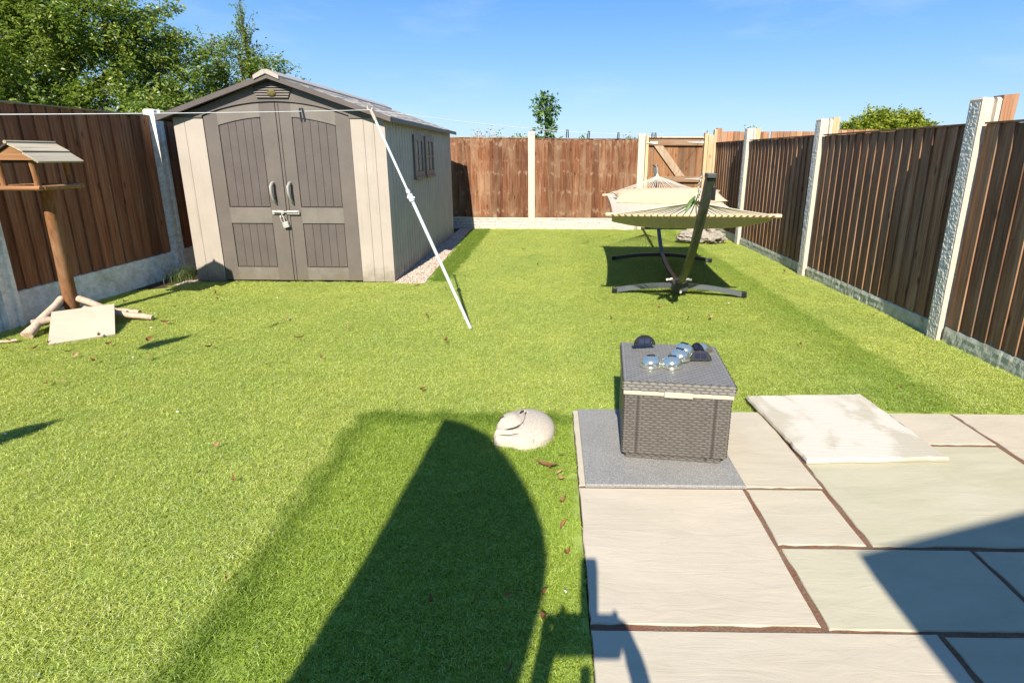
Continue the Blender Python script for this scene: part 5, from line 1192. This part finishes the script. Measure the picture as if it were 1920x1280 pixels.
# tripod and camera prop, unseen, shaped to cast the foreground shadow
tp=empty('shadow_tripod',(0,0,0),'unseen black tripod and camera prop shaped for its foreground shadow','shadow_tripod')
tb=Vector((.0,-.16,.97))
m=MB(); m.bbox(-.085,.095,-.14,-.08,.975,1.05,.012); m.build('camera_prop_body',BLACK,tp)
m=MB(); m.bbox(-.012,.038,-.10,-.045,1.051,1.185,.006); m.build('upright_block',BLACK,tp)  # upright block added for the narrow rectangular shadow
m=MB(); m.tube([tb,tb-Vector((0,0,.45))],.014,10); m.build('column',BLACK,tp)
for a in(R(-90),R(160),R(20)):
    m=MB(); m.tube([tb-Vector((0,0,.2)),(tb.x+.30*math.cos(a),tb.y+.30*math.sin(a)-.1,-.0)],[.013,.009],8); m.build('leg',BLACK,tp)
# the photographer, standing behind and reaching for the camera
def person():
    e=empty('person',(0,0,0),'crouching person in navy clothes holding a camera with both hands','person')
    J={'pel':(.06,-1.2,.70,.125),'wst':(.06,-1.10,.83,.115),'chs':(.06,-.96,.99,.125),'nck':(.06,-.85,1.13,.052),'hd0':(.06,-.82,1.18,.058),'hd1':(.06,-.79,1.24,.078),'hd2':(.06,-.79,1.31,.074),'hd3':(.06,-.80,1.355,.042),
     'ls':(-.085,-.87,1.07,.055),'le':(-.15,-.56,.93,.04),'lw':(-.125,-.26,.99,.026),'rs':(.205,-.87,1.07,.055),'re':(.20,-.56,.92,.04),'rw':(.135,-.26,.98,.026),
     'lh':(-.03,-1.20,.66,.095),'lk':(-.07,-.83,.45,.062),'la':(-.06,-1.1,.09,.04),'lf':(-.08,-.95,.045,.034),'rh':(.15,-1.20,.66,.095),'rk':(.20,-.83,.45,.062),'ra':(.19,-1.1,.09,.04),'rf':(.21,-.95,.045,.034),
     'lp':(-.105,-.17,1.01,.026),'rp':(.125,-.17,1.0,.026)}
    Ed=[('pel','wst'),('wst','chs'),('chs','nck'),('nck','hd0'),('hd0','hd1'),('hd1','hd2'),('hd2','hd3'),('chs','ls'),('ls','le'),('le','lw'),('lw','lp'),('chs','rs'),('rs','re'),('re','rw'),('rw','rp'),('pel','lh'),('lh','lk'),('lk','la'),('la','lf'),('pel','rh'),('rh','rk'),('rk','ra'),('ra','rf')]
    Ks=list(J); V=[J[k][:3] for k in Ks]; Rr=[J[k][3] for k in Ks]; Es=[(Ks.index(a),Ks.index(b)) for a,b in Ed]
    for pw,sg in(('lp',1),('rp',-1)):
        p=Vector(J[pw][:3]); pi=Ks.index(pw)
        for k in range(4):
            l=[.07,.08,.075,.06][k]; o_=(k-1.5)*.02; a=p+Vector((o_*.3,.035,-o_)); b=a+Vector((sg*.008,l*.5,0)); c=b+Vector((sg*.02,l*.35,-.006))
            i0=len(V); V+= [a[:],b[:],c[:]]; Rr+=[.0105,.009,.0075]; Es+=[(pi,i0),(i0,i0+1),(i0+1,i0+2)]
        a=p+Vector((sg*.022,.01,.03)); b=a+Vector((sg*.02,.03,.03)); c=b+Vector((0,.028,.012)); i0=len(V); V+=[a[:],b[:],c[:]]; Rr+=[.012,.010,.008]; Es+=[(pi,i0),(i0,i0+1),(i0+1,i0+2)]
    me=bpy.data.meshes.new('body'); me.from_pydata(V,Es,[]); o=bpy.data.objects.new('body',me); C.objects.link(o)
    md=o.modifiers.new('skin','SKIN'); sv=me.skin_vertices[0].data
    for i,r_ in enumerate(Rr): sv[i].radius=(r_,r_*.85 if i in (1,2,0) else r_); sv[i].use_root=(i==0)
    ss=o.modifiers.new('sub','SUBSURF'); ss.levels=ss.render_levels=2
    dg=bpy.context.evaluated_depsgraph_get(); me2=bpy.data.meshes.new_from_object(o.evaluated_get(dg)); bpy.data.objects.remove(o)
    ob=bpy.data.objects.new('body',me2); C.objects.link(ob); ob.parent=e
    me2.materials.clear(); me2.materials.append(SKIN); me2.materials.append(JACKET)
    for p in me2.polygons:
        p.use_smooth=True; c=p.center; p.material_index=1 if (c.z<1.13 and c.y<-.4) else 0
    m=MB(); m.grid(lambda s,t:(.06+.088*math.cos(math.tau*s)*math.cos(math.pi/2*t),-.815+.093*math.sin(math.tau*s)*math.cos(math.pi/2*t),1.25+.14*math.sin(math.pi/2*t)),20,8); m.build('hair',HAIR,e)
    return e
person()
# unseen pennants, added to cast the small shadows on the left lawn
bn=empty('shadow_bunting',(0,0,0),'unseen string of small pennants added to shadow the left of the lawn','shadow_bunting')
m=MB(); m.tube([(-3.1,1.9,1.78),(-2.8,.6,1.72),(-2.66,-.1,1.72),(-2.6,-.8,1.80)],.0015,4); m.build('cord',LINE,bn)
for x,y,z in((-2.62,3.24,1.70),(-2.44,2.06,1.70)):
    a=sh(x,y,z)
    m=MB(); m.prism([(a.x-.10,z-.02),(a.x-.02,z+.07),(a.x+.09,z+.13),(a.x+.08,z+.02),(a.x+.0,z-.11),(a.x-.08,z-.10)],a.y,a.y+.004,'y'); m.build('shadow_pennant',PARA,bn)
# rear wall of the house behind
hs_=empty('house',(0,-3.2,0),'low cream rendered rear wall of the house behind the patio','house')
m=MB(); m.box(-3.8,2.6,-.4,.0,-.1,2.25); m.build('wall',RENDER,hs_)
m=MB(); m.bbox(.9,1.8,.003,.06,0,2.02,.005); d_=m.build('door',WHITEMETAL,hs_); m=MB(); m.box(1.0,1.7,.061,.066,.9,1.9); m.build('door_glass',GLASSM,d_)
m=MB(); m.bbox(-2.6,-.8,.003,.06,.9,2.0,.005); d_=m.build('window',WHITEMETAL,hs_); m=MB(); m.box(-2.5,-.9,.061,.066,1.0,1.9); m.build('pane',GLASSM,d_)
